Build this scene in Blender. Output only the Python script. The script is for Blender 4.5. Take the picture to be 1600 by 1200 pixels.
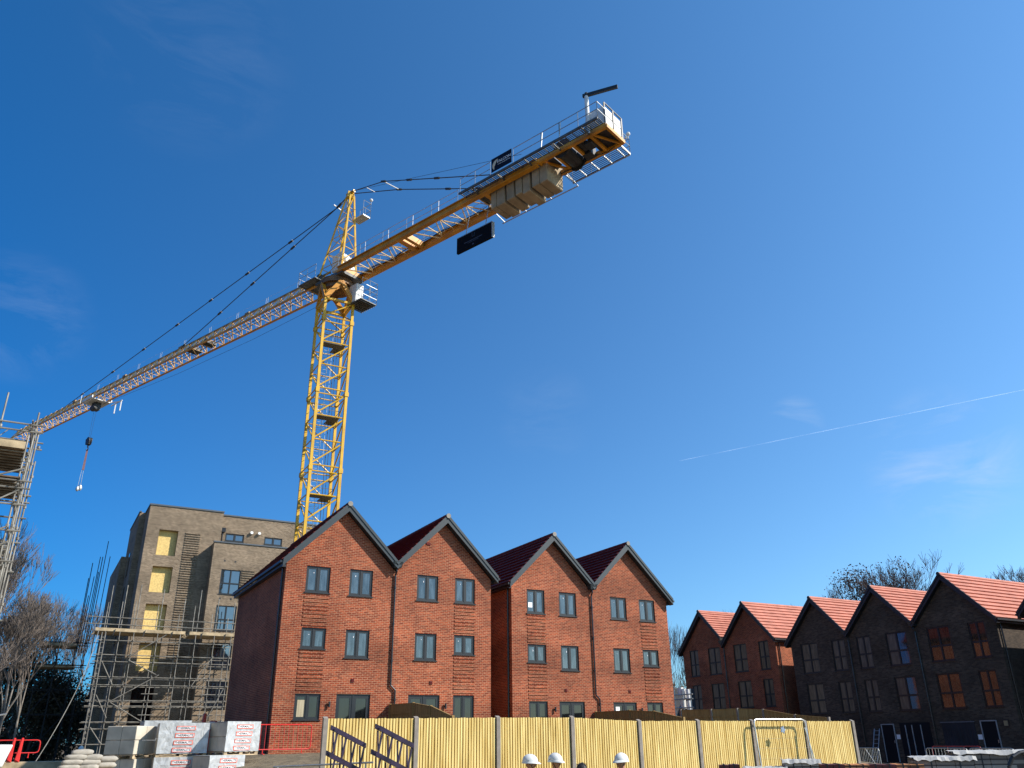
import bpy, bmesh, math, random
from mathutils import Vector, Matrix, Quaternion
random.seed(7)
D = math.radians
scene = bpy.context.scene
COL = scene.collection
for o in list(bpy.data.objects): bpy.data.objects.remove(o)

# ------------------------------------------------------------------ camera
# world axes follow the brick houses: x along their fronts, y away from the viewer, camera at the origin
PITCH, ROLL, AZ, FPX = D(23.5475), D(-0.6965), D(29.3229), 1275.45
def cam_matrix():
    c, s = math.cos(PITCH), math.sin(PITCH)
    r, f, u = Vector((1,0,0)), Vector((0,c,s)), Vector((0,-s,c))
    cr, sr = math.cos(ROLL), math.sin(ROLL)
    r2 = cr*r + sr*u; u2 = -sr*r + cr*u
    A = Matrix.Rotation(-AZ, 3, 'Z')
    r2, u2, f = A@r2, A@u2, A@f
    return Matrix(((r2.x,u2.x,-f.x,0),(r2.y,u2.y,-f.y,0),(r2.z,u2.z,-f.z,0),(0,0,0,1)))
cd = bpy.data.cameras.new('camera'); cam = bpy.data.objects.new('camera', cd); COL.objects.link(cam)
cam.matrix_world = cam_matrix(); cd.sensor_width = 36; cd.lens = FPX/1600*36
cd.clip_start = 0.1; cd.clip_end = 40000
scene.camera = cam

# ------------------------------------------------------------------ light
SUN = Vector((1, -0.83, 1.0)).normalized()
SUN_EL = math.asin(SUN.z); SUN_AZ = math.atan2(SUN.x, SUN.y)
WISPS = (((-0.0803, 0.9079, 0.4114), 0.080, 0.13), ((0.7187, 0.6114, 0.3313), 0.035, 0.40), ((0.8183, 0.5071, 0.2707), 0.090, 0.40), ((0.0275, 0.7377, 0.6745), 0.120, 0.07), ((0.4895, 0.7924, 0.3640), 0.070, 0.06))
w = bpy.data.worlds.new("World"); scene.world = w; w.use_nodes = True
nt = w.node_tree; N = nt.nodes; L = nt.links; N.clear()
wo = N.new('ShaderNodeOutputWorld'); bg = N.new('ShaderNodeBackground'); sky = N.new('ShaderNodeTexSky')
sky.sky_type = 'NISHITA'; sky.sun_disc = False; sky.sun_elevation = SUN_EL; sky.sun_rotation = SUN_AZ
sky.altitude = 0; sky.air_density = 1.0; sky.dust_density = 0.3; sky.ozone_density = 3.0
bg.inputs['Strength'].default_value = 0.079
# the sky of that day: deep clean blue away from the sun, paler and brighter towards it, plus four thin cirrus wisps
tc = N.new('ShaderNodeTexCoord')
def vmath(op, a, b=None, scale=None):
    n = N.new('ShaderNodeVectorMath'); n.operation = op
    for i, v in enumerate((a, b)):
        if v is None: continue
        if hasattr(v, 'links'): L.new(v, n.inputs[i])
        else: n.inputs[i].default_value = v
    if scale is not None:
        if hasattr(scale, 'links'): L.new(scale, n.inputs['Scale'])
        else: n.inputs['Scale'].default_value = scale
    return n
def fmath(op, a, b=None):
    n = N.new('ShaderNodeMath'); n.operation = op
    for i, v in enumerate((a, b)):
        if v is None: continue
        if hasattr(v, 'links'): L.new(v, n.inputs[i])
        else: n.inputs[i].default_value = v
    return n.outputs[0]
dirn = vmath('NORMALIZE', tc.outputs['Generated']).outputs[0]
sundot = vmath('DOT_PRODUCT', dirn, tuple(SUN)).outputs['Value']
sp_ = N.new('ShaderNodeSeparateXYZ'); L.new(dirn, sp_.inputs[0]); zz_ = fmath('MAXIMUM', sp_.outputs['Z'], 0.0)
comb = N.new('ShaderNodeCombineXYZ')
for i, (a0, b0, c0) in enumerate(((.67, 1.06, -.60), (1.06, .97, -.22), (1.40, .68, 0.0))):
    v = fmath('ADD', fmath('ADD', fmath('MULTIPLY', sundot, b0), fmath('MULTIPLY', zz_, c0)), a0)
    L.new(fmath('MAXIMUM', v, .12), comb.inputs[i])
tinted = vmath('MULTIPLY', sky.outputs[0], comb.outputs[0]).outputs[0]
mp = N.new('ShaderNodeMapping'); mp.inputs['Scale'].default_value = (3.0, 3.0, 9.0); mp.inputs['Location'].default_value = (0.35, 0.9, 0.2)
n1 = N.new('ShaderNodeTexNoise'); n1.inputs['Scale'].default_value = 2.2; n1.inputs['Detail'].default_value = 9; n1.inputs['Roughness'].default_value = .65; n1.inputs['Distortion'].default_value = .7
L.new(dirn, mp.inputs['Vector']); L.new(mp.outputs[0], n1.inputs['Vector'])
nr = N.new('ShaderNodeMapRange'); nr.inputs['From Min'].default_value = .42; nr.inputs['From Max'].default_value = .75; L.new(n1.outputs['Fac'], nr.inputs[0])
tot = None
for d, wd, am in WISPS:
    dd_ = vmath('DOT_PRODUCT', dirn, d).outputs['Value']
    mr = N.new('ShaderNodeMapRange'); mr.interpolation_type = 'SMOOTHSTEP'; mr.inputs['From Min'].default_value = math.cos(wd); mr.inputs['From Max'].default_value = 1.0; mr.inputs['To Max'].default_value = am
    L.new(dd_, mr.inputs[0]); tot = mr.outputs[0] if tot is None else fmath('ADD', tot, mr.outputs[0])
fac = fmath('MULTIPLY', tot, nr.outputs[0])
mx = N.new('ShaderNodeMixRGB'); mx.inputs['Color2'].default_value = (5.5, 6.5, 8, 1)
L.new(tinted, mx.inputs['Color1']); L.new(fac, mx.inputs['Fac'])
L.new(mx.outputs[0], bg.inputs[0]); L.new(bg.outputs[0], wo.inputs[0])
sd = bpy.data.lights.new('sun', 'SUN'); sun = bpy.data.objects.new('sun', sd); COL.objects.link(sun)
sd.energy = 5.0; sd.angle = D(0.5); sd.color = (1, .93, .83)
sun.rotation_euler = SUN.to_track_quat('Z', 'Y').to_euler()
scene.view_settings.view_transform = 'Standard'; scene.view_settings.look = 'None'
scene.view_settings.exposure = 0.6; scene.view_settings.gamma = 1

# ------------------------------------------------------------------ helpers
def link(o): COL.objects.link(o); return o
LOC = {}
def thing(name, label, cat, loc=(0,0,0), group=None):
    o = link(bpy.data.objects.new(name, None)); o.location = loc; o.empty_display_size = .3
    o['label'] = label; o['category'] = cat
    if group: o['group'] = group
    LOC[o.name] = Vector(loc); return o
class MB:
    def __init__(s, tf=None): s.v=[]; s.f=[]; s.tf=tf; s.mi=[]; s.cur=0
    def pts(s, ps):
        i=len(s.v)
        for p in ps: s.v.append(Vector(s.tf(*p)) if s.tf else Vector(p))
        return i
    def poly(s, ps):
        i=s.pts(ps); s.f.append(tuple(range(i,i+len(ps)))); s.mi.append(s.cur)
    def hexa(s, p):
        i=s.pts(p)
        for q in ((0,3,2,1),(4,5,6,7),(0,1,5,4),(1,2,6,5),(2,3,7,6),(3,0,4,7)): s.f.append(tuple(i+k for k in q)); s.mi.append(s.cur)
    def box(s, x0,x1,y0,y1,z0,z1):
        s.hexa([(x0,y0,z0),(x1,y0,z0),(x1,y1,z0),(x0,y1,z0),(x0,y0,z1),(x1,y0,z1),(x1,y1,z1),(x0,y1,z1)])
    def prism(s, ring, off):   # ring of points extruded by vector off
        i=s.pts(ring); n=len(ring); j=s.pts([Vector(p)+Vector(off) for p in ring])
        s.f.append(tuple(range(i,i+n))[::-1]); s.f.append(tuple(range(j,j+n))); s.mi += [s.cur]*2
        for k in range(n): s.f.append((i+k,i+(k+1)%n,j+(k+1)%n,j+k)); s.mi.append(s.cur)
    def tube(s, a, b, r, n=5, r2=None, cap=True):
        a=Vector(s.tf(*a)) if s.tf else Vector(a); b=Vector(s.tf(*b)) if s.tf else Vector(b)
        d=b-a
        if d.length<1e-6: return
        r2 = r if r2 is None else r2
        d.normalize(); u=d.cross(Vector((0,0,1)) if abs(d.z)<.9 else Vector((1,0,0))).normalized(); w_=d.cross(u)
        i=len(s.v)
        for k in range(n):
            t=2*math.pi*k/n+math.pi/4; c=u*math.cos(t)+w_*math.sin(t)
            s.v.append(a+c*r); s.v.append(b+c*r2)
        for k in range(n):
            l=(k+1)%n; s.f.append((i+2*k,i+2*l,i+2*l+1,i+2*k+1)); s.mi.append(s.cur)
        if cap:
            s.f.append(tuple(i+2*k for k in range(n))[::-1]); s.f.append(tuple(i+2*k+1 for k in range(n))); s.mi += [s.cur]*2
    def bar(s, a, b, w, h=None):
        """square or rectangular section: w sideways, h in the vertical plane"""
        h=w if h is None else h
        a=Vector(s.tf(*a)) if s.tf else Vector(a); b=Vector(s.tf(*b)) if s.tf else Vector(b)
        d=(b-a)
        if d.length<1e-6: return
        d.normalize(); u=d.cross(Vector((0,0,1)) if abs(d.z)<.95 else Vector((0,1,0))).normalized(); v=u.cross(d)
        u*=w/2; v*=h/2
        i=len(s.v)
        for p in (a,b):
            for q in (-u-v,u-v,u+v,-u+v): s.v.append(p+q)
        for q in ((0,3,2,1),(4,5,6,7),(0,1,5,4),(1,2,6,5),(2,3,7,6),(3,0,4,7)): s.f.append(tuple(i+k for k in q)); s.mi.append(s.cur)
    def path(s, ps, r, n=5):
        for a,b in zip(ps,ps[1:]): s.tube(a,b,r,n)
    def ball(s, c, rx, ry=None, rz=None, nu=10, nv=6, rnd=0):
        ry=ry or rx; rz=rz or rx; c=Vector(s.tf(*c)) if s.tf else Vector(c); i=len(s.v)
        for a in range(nv+1):
            t=math.pi*a/nv
            for b in range(nu):
                p=2*math.pi*b/nu; k=1+random.uniform(-rnd,rnd)
                s.v.append(c+Vector((rx*k*math.sin(t)*math.cos(p), ry*k*math.sin(t)*math.sin(p), rz*k*math.cos(t))))
        for a in range(nv):
            for b in range(nu):
                s.f.append((i+a*nu+b, i+(a+1)*nu+b, i+(a+1)*nu+(b+1)%nu, i+a*nu+(b+1)%nu)); s.mi.append(s.cur)
def part(name, mb, mat, parent=None, smooth=False, bevel=0, normals=True):
    me = bpy.data.meshes.new(name)
    off = LOC[parent.name] if parent else Vector((0,0,0))
    me.from_pydata([tuple(v-off) for v in mb.v], [], mb.f)
    mats = mat if isinstance(mat,(list,tuple)) else [mat]
    for m in mats: me.materials.append(m)
    if len(mats)>1:
        for p,mi in zip(me.polygons, mb.mi): p.material_index = mi
    if normals:
        b=bmesh.new(); b.from_mesh(me); bmesh.ops.recalc_face_normals(b, faces=b.faces); b.to_mesh(me); b.free()
    if smooth:
        for p in me.polygons: p.use_smooth=True
    o = link(bpy.data.objects.new(name, me))
    if parent:
        o.parent = parent; LOC[o.name] = off
    else: LOC[o.name] = Vector((0,0,0))
    if bevel:
        md=o.modifiers.new('bevel','BEVEL'); md.width=bevel; md.segments=1; md.limit_method='ANGLE'
    return o
def solo(name, mb, mat, label, cat, group=None, **k):
    c = sum(mb.v, Vector())/len(mb.v); zm=min(v.z for v in mb.v); loc=Vector((c.x,c.y,zm))
    mb.v=[v-loc for v in mb.v]; o=part(name, mb, mat, **k); o.location=loc; LOC[o.name]=loc
    o['label']=label; o['category']=cat
    if group: o['group']=group
    return o
def struct(name, mb, mat, kind='structure', **k):
    o=part(name, mb, mat, **k); o['kind']=kind; return o
def place_mesh(name, me, parent, matrix, mat=None):
    o=link(bpy.data.objects.new(name, me)); o.parent=parent; LOC[o.name]=LOC[parent.name]
    m=matrix.copy(); m.translation = m.translation-LOC[parent.name]; o.matrix_local=m
    return o
TXT={}
def text_mesh(s, mat, size=1, extrude=0.0):
    k=(s,mat.name,size)
    if k in TXT: return TXT[k]
    cu=bpy.data.curves.new('t','FONT'); cu.body=s; cu.size=size; cu.align_x='CENTER'; cu.align_y='CENTER'; cu.extrude=extrude; cu.offset=.022*size
    ob=bpy.data.objects.new('t',cu); COL.objects.link(ob); bpy.context.view_layer.update()
    me=bpy.data.meshes.new_from_object(ob.evaluated_get(bpy.context.evaluated_depsgraph_get())); me.name='lettering'
    me.materials.clear(); me.materials.append(mat); bpy.data.objects.remove(ob); TXT[k]=me; return me

# ------------------------------------------------------------------ materials
def newmat(name):
    m=bpy.data.materials.new(name); m.use_nodes=True; b=m.node_tree.nodes['Principled BSDF']; return m,m.node_tree.nodes,m.node_tree.links,b
def mat_plain(name, col, rough=.6, metal=0, noise=.12, scale=3.0, bump=0, spec=.5, dirt=None):
    m,N,L,b=newmat(name); b.inputs['Roughness'].default_value=rough; b.inputs['Metallic'].default_value=metal
    b.inputs['Specular IOR Level'].default_value=spec
    g=N.new('ShaderNodeNewGeometry'); n=N.new('ShaderNodeTexNoise'); n.inputs['Scale'].default_value=scale; n.inputs['Detail'].default_value=6
    L.new(g.outputs['Position'], n.inputs['Vector'])
    r=N.new('ShaderNodeValToRGB'); e=r.color_ramp.elements; e[0].position=.3; e[1].position=.7
    d = dirt or [c*(1-noise*1.6) for c in col]
    e[0].color=(*d,1); e[1].color=(*[min(1,c*(1+noise)) for c in col],1)
    L.new(n.outputs['Fac'], r.inputs[0]); L.new(r.outputs[0], b.inputs['Base Color'])
    if bump:
        bp=N.new('ShaderNodeBump'); bp.inputs['Strength'].default_value=bump; bp.inputs['Distance'].default_value=.02
        L.new(n.outputs['Fac'], bp.inputs['Height']); L.new(bp.outputs[0], b.inputs['Normal'])
    return m
def brick_vec(N,L,kx=1,ky=1,kz=1):
    g=N.new('ShaderNodeNewGeometry'); s=N.new('ShaderNodeSeparateXYZ'); L.new(g.outputs['Position'], s.inputs[0])
    a=N.new('ShaderNodeMath'); a.operation='ADD'
    L.new(s.outputs['X'],a.inputs[0]); L.new(s.outputs['Y'],a.inputs[1])
    c=N.new('ShaderNodeCombineXYZ'); L.new(a.outputs[0],c.inputs['X']); L.new(s.outputs['Z'],c.inputs['Y']); return g,c
def mat_brick(name, c1, c2, mortar, patch=.25, bw=.225, rh=.075, ms=.008, bumpd=.006, vary=None):
    m,N,L,b=newmat(name); b.inputs['Roughness'].default_value=.85; b.inputs['Specular IOR Level'].default_value=.25
    g,c=brick_vec(N,L)
    t=N.new('ShaderNodeTexBrick'); t.inputs['Scale'].default_value=1; t.inputs['Brick Width'].default_value=bw; t.inputs['Row Height'].default_value=rh
    t.inputs['Mortar Size'].default_value=ms; t.inputs['Mortar Smooth'].default_value=.2; t.inputs['Bias'].default_value=-.1
    t.inputs['Color1'].default_value=(*c1,1); t.inputs['Color2'].default_value=(*c2,1); t.inputs['Mortar'].default_value=(*mortar,1)
    L.new(c.outputs[0], t.inputs['Vector'])
    # single odd bricks: a value per brick from snapped coordinates
    n=N.new('ShaderNodeTexNoise'); n.inputs['Scale'].default_value=.55; n.inputs['Detail'].default_value=5; n.inputs['Roughness'].default_value=.65
    L.new(g.outputs['Position'], n.inputs['Vector'])
    n2=N.new('ShaderNodeTexNoise'); n2.inputs['Scale'].default_value=5.5; n2.inputs['Detail'].default_value=3
    mp=N.new('ShaderNodeMapping'); mp.inputs['Scale'].default_value=(.9,1.8,1); L.new(c.outputs[0],mp.inputs[0]); L.new(mp.outputs[0], n2.inputs['Vector'])
    r=N.new('ShaderNodeMapRange'); r.inputs['From Min'].default_value=.3; r.inputs['From Max'].default_value=.7; r.inputs['To Min'].default_value=1-patch; r.inputs['To Max'].default_value=1+patch
    L.new(n.outputs['Fac'], r.inputs[0])
    r2=N.new('ShaderNodeMapRange'); r2.inputs['From Min'].default_value=.3; r2.inputs['From Max'].default_value=.7; r2.inputs['To Min'].default_value=.84; r2.inputs['To Max'].default_value=1.18
    L.new(n2.outputs['Fac'], r2.inputs[0])
    mm=N.new('ShaderNodeMath'); mm.operation='MULTIPLY'; L.new(r.outputs[0],mm.inputs[0]); L.new(r2.outputs[0],mm.inputs[1])
    x=N.new('ShaderNodeVectorMath'); x.operation='SCALE'; L.new(t.outputs['Color'],x.inputs[0]); L.new(mm.outputs[0], x.inputs['Scale'])
    # efflorescence / mortar smears
    n3=N.new('ShaderNodeTexNoise'); n3.inputs['Scale'].default_value=1.1; n3.inputs['Detail'].default_value=8; n3.inputs['Roughness'].default_value=.7
    mp3=N.new('ShaderNodeMapping'); mp3.inputs['Location'].default_value=(13,5,2); L.new(g.outputs['Position'],mp3.inputs[0]); L.new(mp3.outputs[0],n3.inputs['Vector'])
    r3=N.new('ShaderNodeMapRange'); r3.inputs['From Min'].default_value=.55; r3.inputs['From Max'].default_value=.8; r3.inputs['To Max'].default_value=.38
    L.new(n3.outputs['Fac'], r3.inputs[0])
    mx=N.new('ShaderNodeMixRGB'); mx.inputs['Color2'].default_value=(*mortar,1); L.new(r3.outputs[0],mx.inputs['Fac']); L.new(x.outputs[0],mx.inputs['Color1'])
    mp4=N.new('ShaderNodeMapping'); mp4.inputs['Scale'].default_value=(1.9,.28,1); mp4.inputs['Location'].default_value=(3.3,1.7,0); n5=N.new('ShaderNodeTexNoise'); n5.inputs['Scale'].default_value=1.0; n5.inputs['Detail'].default_value=4; n5.inputs['Roughness'].default_value=.55
    L.new(c.outputs[0],mp4.inputs[0]); L.new(mp4.outputs[0],n5.inputs['Vector'])
    r5=N.new('ShaderNodeMapRange'); r5.inputs['From Min'].default_value=.63; r5.inputs['From Max'].default_value=.74; r5.inputs['To Max'].default_value=.30; L.new(n5.outputs['Fac'],r5.inputs[0])
    mx5=N.new('ShaderNodeMixRGB'); mx5.inputs['Color2'].default_value=(*mortar,1); L.new(r5.outputs[0],mx5.inputs['Fac']); L.new(mx.outputs[0],mx5.inputs['Color1'])
    # grimy damp band low down and darker batches of brick
    n6=N.new('ShaderNodeTexNoise'); n6.inputs['Scale'].default_value=.33; n6.inputs['Detail'].default_value=2; mp6=N.new('ShaderNodeMapping'); mp6.inputs['Scale'].default_value=(.5,2.2,1); L.new(c.outputs[0],mp6.inputs[0]); L.new(mp6.outputs[0],n6.inputs['Vector'])
    r6=N.new('ShaderNodeMapRange'); r6.inputs['From Min'].default_value=.4; r6.inputs['From Max'].default_value=.6; r6.inputs['To Min'].default_value=.86; r6.inputs['To Max'].default_value=1.12; L.new(n6.outputs['Fac'],r6.inputs[0])
    x6=N.new('ShaderNodeVectorMath'); x6.operation='SCALE'; L.new(mx5.outputs[0],x6.inputs[0]); L.new(r6.outputs[0],x6.inputs['Scale'])
    L.new(x6.outputs[0], b.inputs['Base Color'])
    bp=N.new('ShaderNodeBump'); bp.inputs['Strength'].default_value=.5; bp.inputs['Distance'].default_value=bumpd; bp.invert=True
    L.new(t.outputs['Fac'], bp.inputs['Height']); L.new(bp.outputs[0], b.inputs['Normal'])
    return m
RED = mat_brick('red_brick', (.15,.024,.009), (.31,.064,.023), (.37,.20,.115), ms=.0095)
GREY = mat_brick('grey_brown_brick', (.042,.030,.022), (.09,.066,.048), (.085,.066,.05))
BUFF = mat_brick('buff_grey_brick', (.095,.065,.040), (.215,.155,.10), (.29,.235,.17), patch=.15, ms=.012)
def mat_tile(name, c1, c2, joint, kz=1.41):
    m,N,L,b=newmat(name); b.inputs['Roughness'].default_value=.7; b.inputs['Specular IOR Level'].default_value=.15
    g,c=brick_vec(N,L)
    t=N.new('ShaderNodeTexBrick'); t.inputs['Scale'].default_value=1; t.inputs['Brick Width'].default_value=.33; t.inputs['Row Height'].default_value=.235
    t.inputs['Mortar Size'].default_value=.006; t.inputs['Color1'].default_value=(*c1,1); t.inputs['Color2'].default_value=(*c2,1); t.inputs['Mortar'].default_value=(*joint,1)
    L.new(c.outputs[0], t.inputs['Vector'])
    n=N.new('ShaderNodeTexNoise'); n.inputs['Scale'].default_value=1.6; n.inputs['Detail'].default_value=7; L.new(g.outputs['Position'], n.inputs['Vector'])
    r=N.new('ShaderNodeMapRange'); r.inputs['From Min'].default_value=.3; r.inputs['From Max'].default_value=.7; r.inputs['To Min'].default_value=.85; r.inputs['To Max'].default_value=1.15; L.new(n.outputs['Fac'],r.inputs[0])
    x=N.new('ShaderNodeVectorMath'); x.operation='SCALE'; L.new(t.outputs['Color'],x.inputs[0]); L.new(r.outputs[0], x.inputs['Scale'])
    L.new(x.outputs[0], b.inputs['Base Color']); return m
TILE_D = mat_tile('red_tile_shade_tone', (.11,.018,.017), (.135,.023,.021), (.08,.014,.013))  # same kind of tile as the terrace, with roof shade put into the colour
TILE_L = mat_tile('red_tile_sun_tone', (.46,.185,.13), (.50,.205,.145), (.42,.16,.11))  # the tile again, its sunlit brightness put into the colour
ANTH = mat_plain('anthracite_trim', (.020,.028,.032), .45, noise=.08)
FRAME = mat_plain('anthracite_frame', (.007,.009,.011), .45, noise=.08)
BLACKT = mat_plain('black_trim', (.012,.013,.016), .45, noise=.1)
PIPE = mat_plain('black_pipe', (.02,.019,.02), .25, noise=.1)
def mat_glass(name, col, rough=.04, streak=.0, ior=1.9, dim=False):
    m,N,L,b=newmat(name); b.inputs['Roughness'].default_value=rough; b.inputs['IOR'].default_value=ior
    g=N.new('ShaderNodeNewGeometry'); mp=N.new('ShaderNodeMapping'); mp.inputs['Scale'].default_value=(5,5,1.1)
    n=N.new('ShaderNodeTexNoise'); n.inputs['Scale'].default_value=1.3; n.inputs['Detail'].default_value=5; n.inputs['Distortion'].default_value=.6
    L.new(g.outputs['Position'],mp.inputs[0]); L.new(mp.outputs[0],n.inputs['Vector'])
    r=N.new('ShaderNodeValToRGB'); e=r.color_ramp.elements; e[0].position=.38; e[0].color=(*[c*.55 for c in col],1); e[1].position=.78; e[1].color=(*[min(1,c*(1.4+streak)) for c in col],1)
    L.new(n.outputs['Fac'],r.inputs[0]); L.new(r.outputs[0],b.inputs['Base Color'])
    bp=N.new('ShaderNodeBump'); bp.inputs['Strength'].default_value=.12; bp.inputs['Distance'].default_value=.01
    n4=N.new('ShaderNodeTexNoise'); n4.inputs['Scale'].default_value=2.2; L.new(g.outputs['Position'],n4.inputs['Vector']); L.new(n4.outputs['Fac'],bp.inputs['Height']); L.new(bp.outputs[0],b.inputs['Normal'])
    return m
GLASS = mat_glass('film_covered_glass', (.026,.036,.043), .12, streak=1.4)
GLASS_D = mat_glass('dark_glass', (.007,.009,.010), .06, ior=1.6)
GLASS_B = mat_glass('clear_glass', (.02,.022,.022), .05, ior=1.65)
WHITE = mat_plain('white_paint', (.62,.62,.60), .5, noise=.05)
PAPER = mat_plain('white_paper', (.85,.85,.85), .8, noise=.03)
YEL = mat_plain('crane_yellow', (.62,.37,.012), .42, noise=.10, scale=1.4, dirt=(.46,.25,.010))
YEL_W = mat_plain('weathered_crane_yellow', (.62,.27,.012), .5, noise=.14, scale=1.1, dirt=(.36,.15,.012))
GALV = mat_plain('galvanised_steel', (.42,.43,.42), .42, metal=.7, noise=.15, scale=4)
GALV_D = mat_plain('grey_grating', (.11,.115,.115), .6, metal=.4, noise=.25, scale=3)
STEEL_D = mat_plain('dark_steel', (.03,.032,.035), .5, metal=.3, noise=.2)
CONC = mat_plain('ballast_concrete', (.33,.26,.17), .9, noise=.16, scale=1.6, bump=.3)
TUBE = mat_plain('scaffold_tube', (.22,.205,.175), .6, metal=.25, noise=.35, scale=2.5)
TUBE_D = mat_plain('shaded_scaffold_tube', (.02,.02,.021), .6, metal=.2, noise=.2)  # tube colour blackened to carry the deep shade on the back tower
BOARD_D = mat_plain('shaded_scaffold_board', (.16,.11,.065), .9, noise=.35, scale=2.2)  # darker copy of the board colour, painting in the platform's shaded underside
BOARD = mat_plain('scaffold_board', (.42,.32,.19), .85, noise=.3, scale=2.2)
OSB = mat_plain('yellow_board', (.66,.47,.17), .85, noise=.2, scale=14)
RED_P = mat_plain('red_plastic', (.65,.03,.025), .45, noise=.1)
PURP = mat_plain('purple_steel', (.045,.028,.055), .4, metal=.2, noise=.4, scale=6)
def mat_wood(name, c1, c2, sc=(14,14,.9)):
    m,N,L,b=newmat(name); b.inputs['Roughness'].default_value=.8; b.inputs['Specular IOR Level'].default_value=.25
    g=N.new('ShaderNodeNewGeometry'); mp=N.new('ShaderNodeMapping'); mp.inputs['Scale'].default_value=sc
    n=N.new('ShaderNodeTexNoise'); n.inputs['Scale'].default_value=1; n.inputs['Detail'].default_value=7; n.inputs['Distortion'].default_value=.5
    L.new(g.outputs['Position'],mp.inputs[0]); L.new(mp.outputs[0],n.inputs['Vector'])
    r=N.new('ShaderNodeValToRGB'); e=r.color_ramp.elements; e[0].position=.33; e[0].color=(*c1,1); e[1].position=.66; e[1].color=(*c2,1)
    L.new(n.outputs['Fac'],r.inputs[0]); L.new(r.outputs[0],b.inputs['Base Color']); return m
FENCE_M = mat_wood('new_pine_board', (.50,.34,.10), (.78,.61,.25))
FENCE_O = mat_wood('brown_treated_board', (.20,.125,.045), (.32,.21,.08))
POST_C = mat_plain('concrete_post', (.23,.20,.17), .9, noise=.15, scale=8)
GATE_B = mat_plain('dark_plastic_sheet', (.014,.014,.020), .75, noise=.3, scale=1.5, bump=1.0)
HELM = mat_plain('white_helmet', (.62,.62,.59), .28, noise=.03)
SKIN = mat_plain('skin', (.36,.17,.11), .55, noise=.08, scale=20)
HAIR = mat_plain('black_hair', (.012,.010,.010), .6, noise=.4, scale=60)
CLOTH = mat_plain('dark_cloth', (.03,.035,.05), .9, noise=.2)
HIVIS = mat_plain('yellow_vest', (.62,.75,.05), .8, noise=.08)
BLOCK = mat_plain('aerated_block', (.50,.45,.36), .95, noise=.12, scale=2.5, bump=.2)
def mat_wrap():
    m,N,L,b=newmat('plastic_wrap'); b.inputs['Roughness'].default_value=.25; b.inputs['Specular IOR Level'].default_value=.6
    g=N.new('ShaderNodeNewGeometry'); mp=N.new('ShaderNodeMapping'); mp.inputs['Scale'].default_value=(3,3,2)
    n=N.new('ShaderNodeTexNoise'); n.inputs['Scale'].default_value=1.5; n.inputs['Detail'].default_value=5; n.inputs['Distortion'].default_value=1.4
    L.new(g.outputs['Position'],mp.inputs[0]); L.new(mp.outputs[0],n.inputs['Vector'])
    r=N.new('ShaderNodeValToRGB'); e=r.color_ramp.elements; e[0].position=.3; e[0].color=(.34,.345,.34,1); e[1].position=.72; e[1].color=(.50,.51,.51,1)
    L.new(n.outputs['Fac'],r.inputs[0]); L.new(r.outputs[0],b.inputs['Base Color'])
    bp=N.new('ShaderNodeBump'); bp.inputs['Strength'].default_value=.6; bp.inputs['Distance'].default_value=.04; L.new(n.outputs['Fac'],bp.inputs['Height']); L.new(bp.outputs[0],b.inputs['Normal']); return m
WRAP=mat_wrap()
PRINT_R=mat_plain('red_print', (.70,.10,.04), .5, noise=.05); PRINT_W=mat_plain('white_print', (.78,.78,.78), .5, noise=.04); PRINT_K=mat_plain('dark_print', (.02,.018,.018), .5)
TARP=mat_plain('white_sheeting', (.46,.44,.40), .55, noise=.12, scale=5, bump=.8)
CREAM=mat_plain('cream_print', (.62,.52,.36), .5); NAVY=mat_plain('navy_sign', (.006,.007,.02), .6,spec=.15)
SAND=mat_plain('white_sandbag', (.33,.30,.25), .95, noise=.16, scale=6, bump=.6)
TIMBER=mat_plain('pallet_timber', (.48,.36,.22), .85, noise=.25, scale=5)
BRK_O=mat_brick('packed_orange_brick', (.50,.19,.07), (.66,.30,.13), (.10,.05,.03), ms=.012)
BRK_D=mat_plain('maroon_crate', (.11,.022,.018), .7, noise=.2, scale=6)
BRK_G=mat_brick('packed_grey_brick', (.17,.15,.13), (.36,.33,.29), (.07,.06,.055), ms=.012)
BARK=mat_plain('grey_bark', (.105,.085,.07), .95, noise=.3, scale=3)
BARK_B=mat_plain('pale_birch_bark', (.19,.17,.145), .9, noise=.35, scale=3)
TWIG=mat_plain('brown_twigs', (.10,.075,.062), .95, noise=.25, scale=1)
TWIG_P=mat_plain('pale_twigs', (.125,.10,.082), .95, noise=.25, scale=1)
LEAF=mat_plain('dark_evergreen_leaf', (.06,.05,.025), .8, noise=.5, scale=.9)
LEAF_B=mat_plain('brown_old_leaf', (.085,.058,.035), .85, noise=.4, scale=1)

# ------------------------------------------------------------------ ground
def sm(a,b,t): t=max(0,min(1,(t-a)/(b-a))); return t*t*(3-2*t)
def gz(x,y):
    plateau = sm(4,7,x)*(1-sm(32,42,x))
    far = -1.25 + .0*x
    if x>36: far=-1.55
    elif x>30: far=-1.25-.3*sm(30,36,x)
    near = -2.0
    z = near + (far-near)*sm(17,34,y)
    z += plateau*(.83*sm(18,34,y))*(1-sm(46,56,y))
    return z
mb=MB(); xs=[-3000,-900,-300,-120,-60]+[-40+i*2 for i in range(66)]+[110,160,260,600,1500,4000]; ys=[-3000,-800,-200,-60,-20,-8,-2]+[i*1.5 for i in range(56)]+[90,100,120,160,260,600,1500,4000]
idx=mb.pts([(x,y,gz(x,y)+(random.uniform(-.04,.04) if 2<x<34 and 18<y<35.5 else 0)) for y in ys for x in xs]); nx=len(xs)
for j in range(len(ys)-1):
    for i in range(nx-1): mb.f.append((j*nx+i,j*nx+i+1,(j+1)*nx+i+1,(j+1)*nx+i)); mb.mi.append(0)
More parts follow.
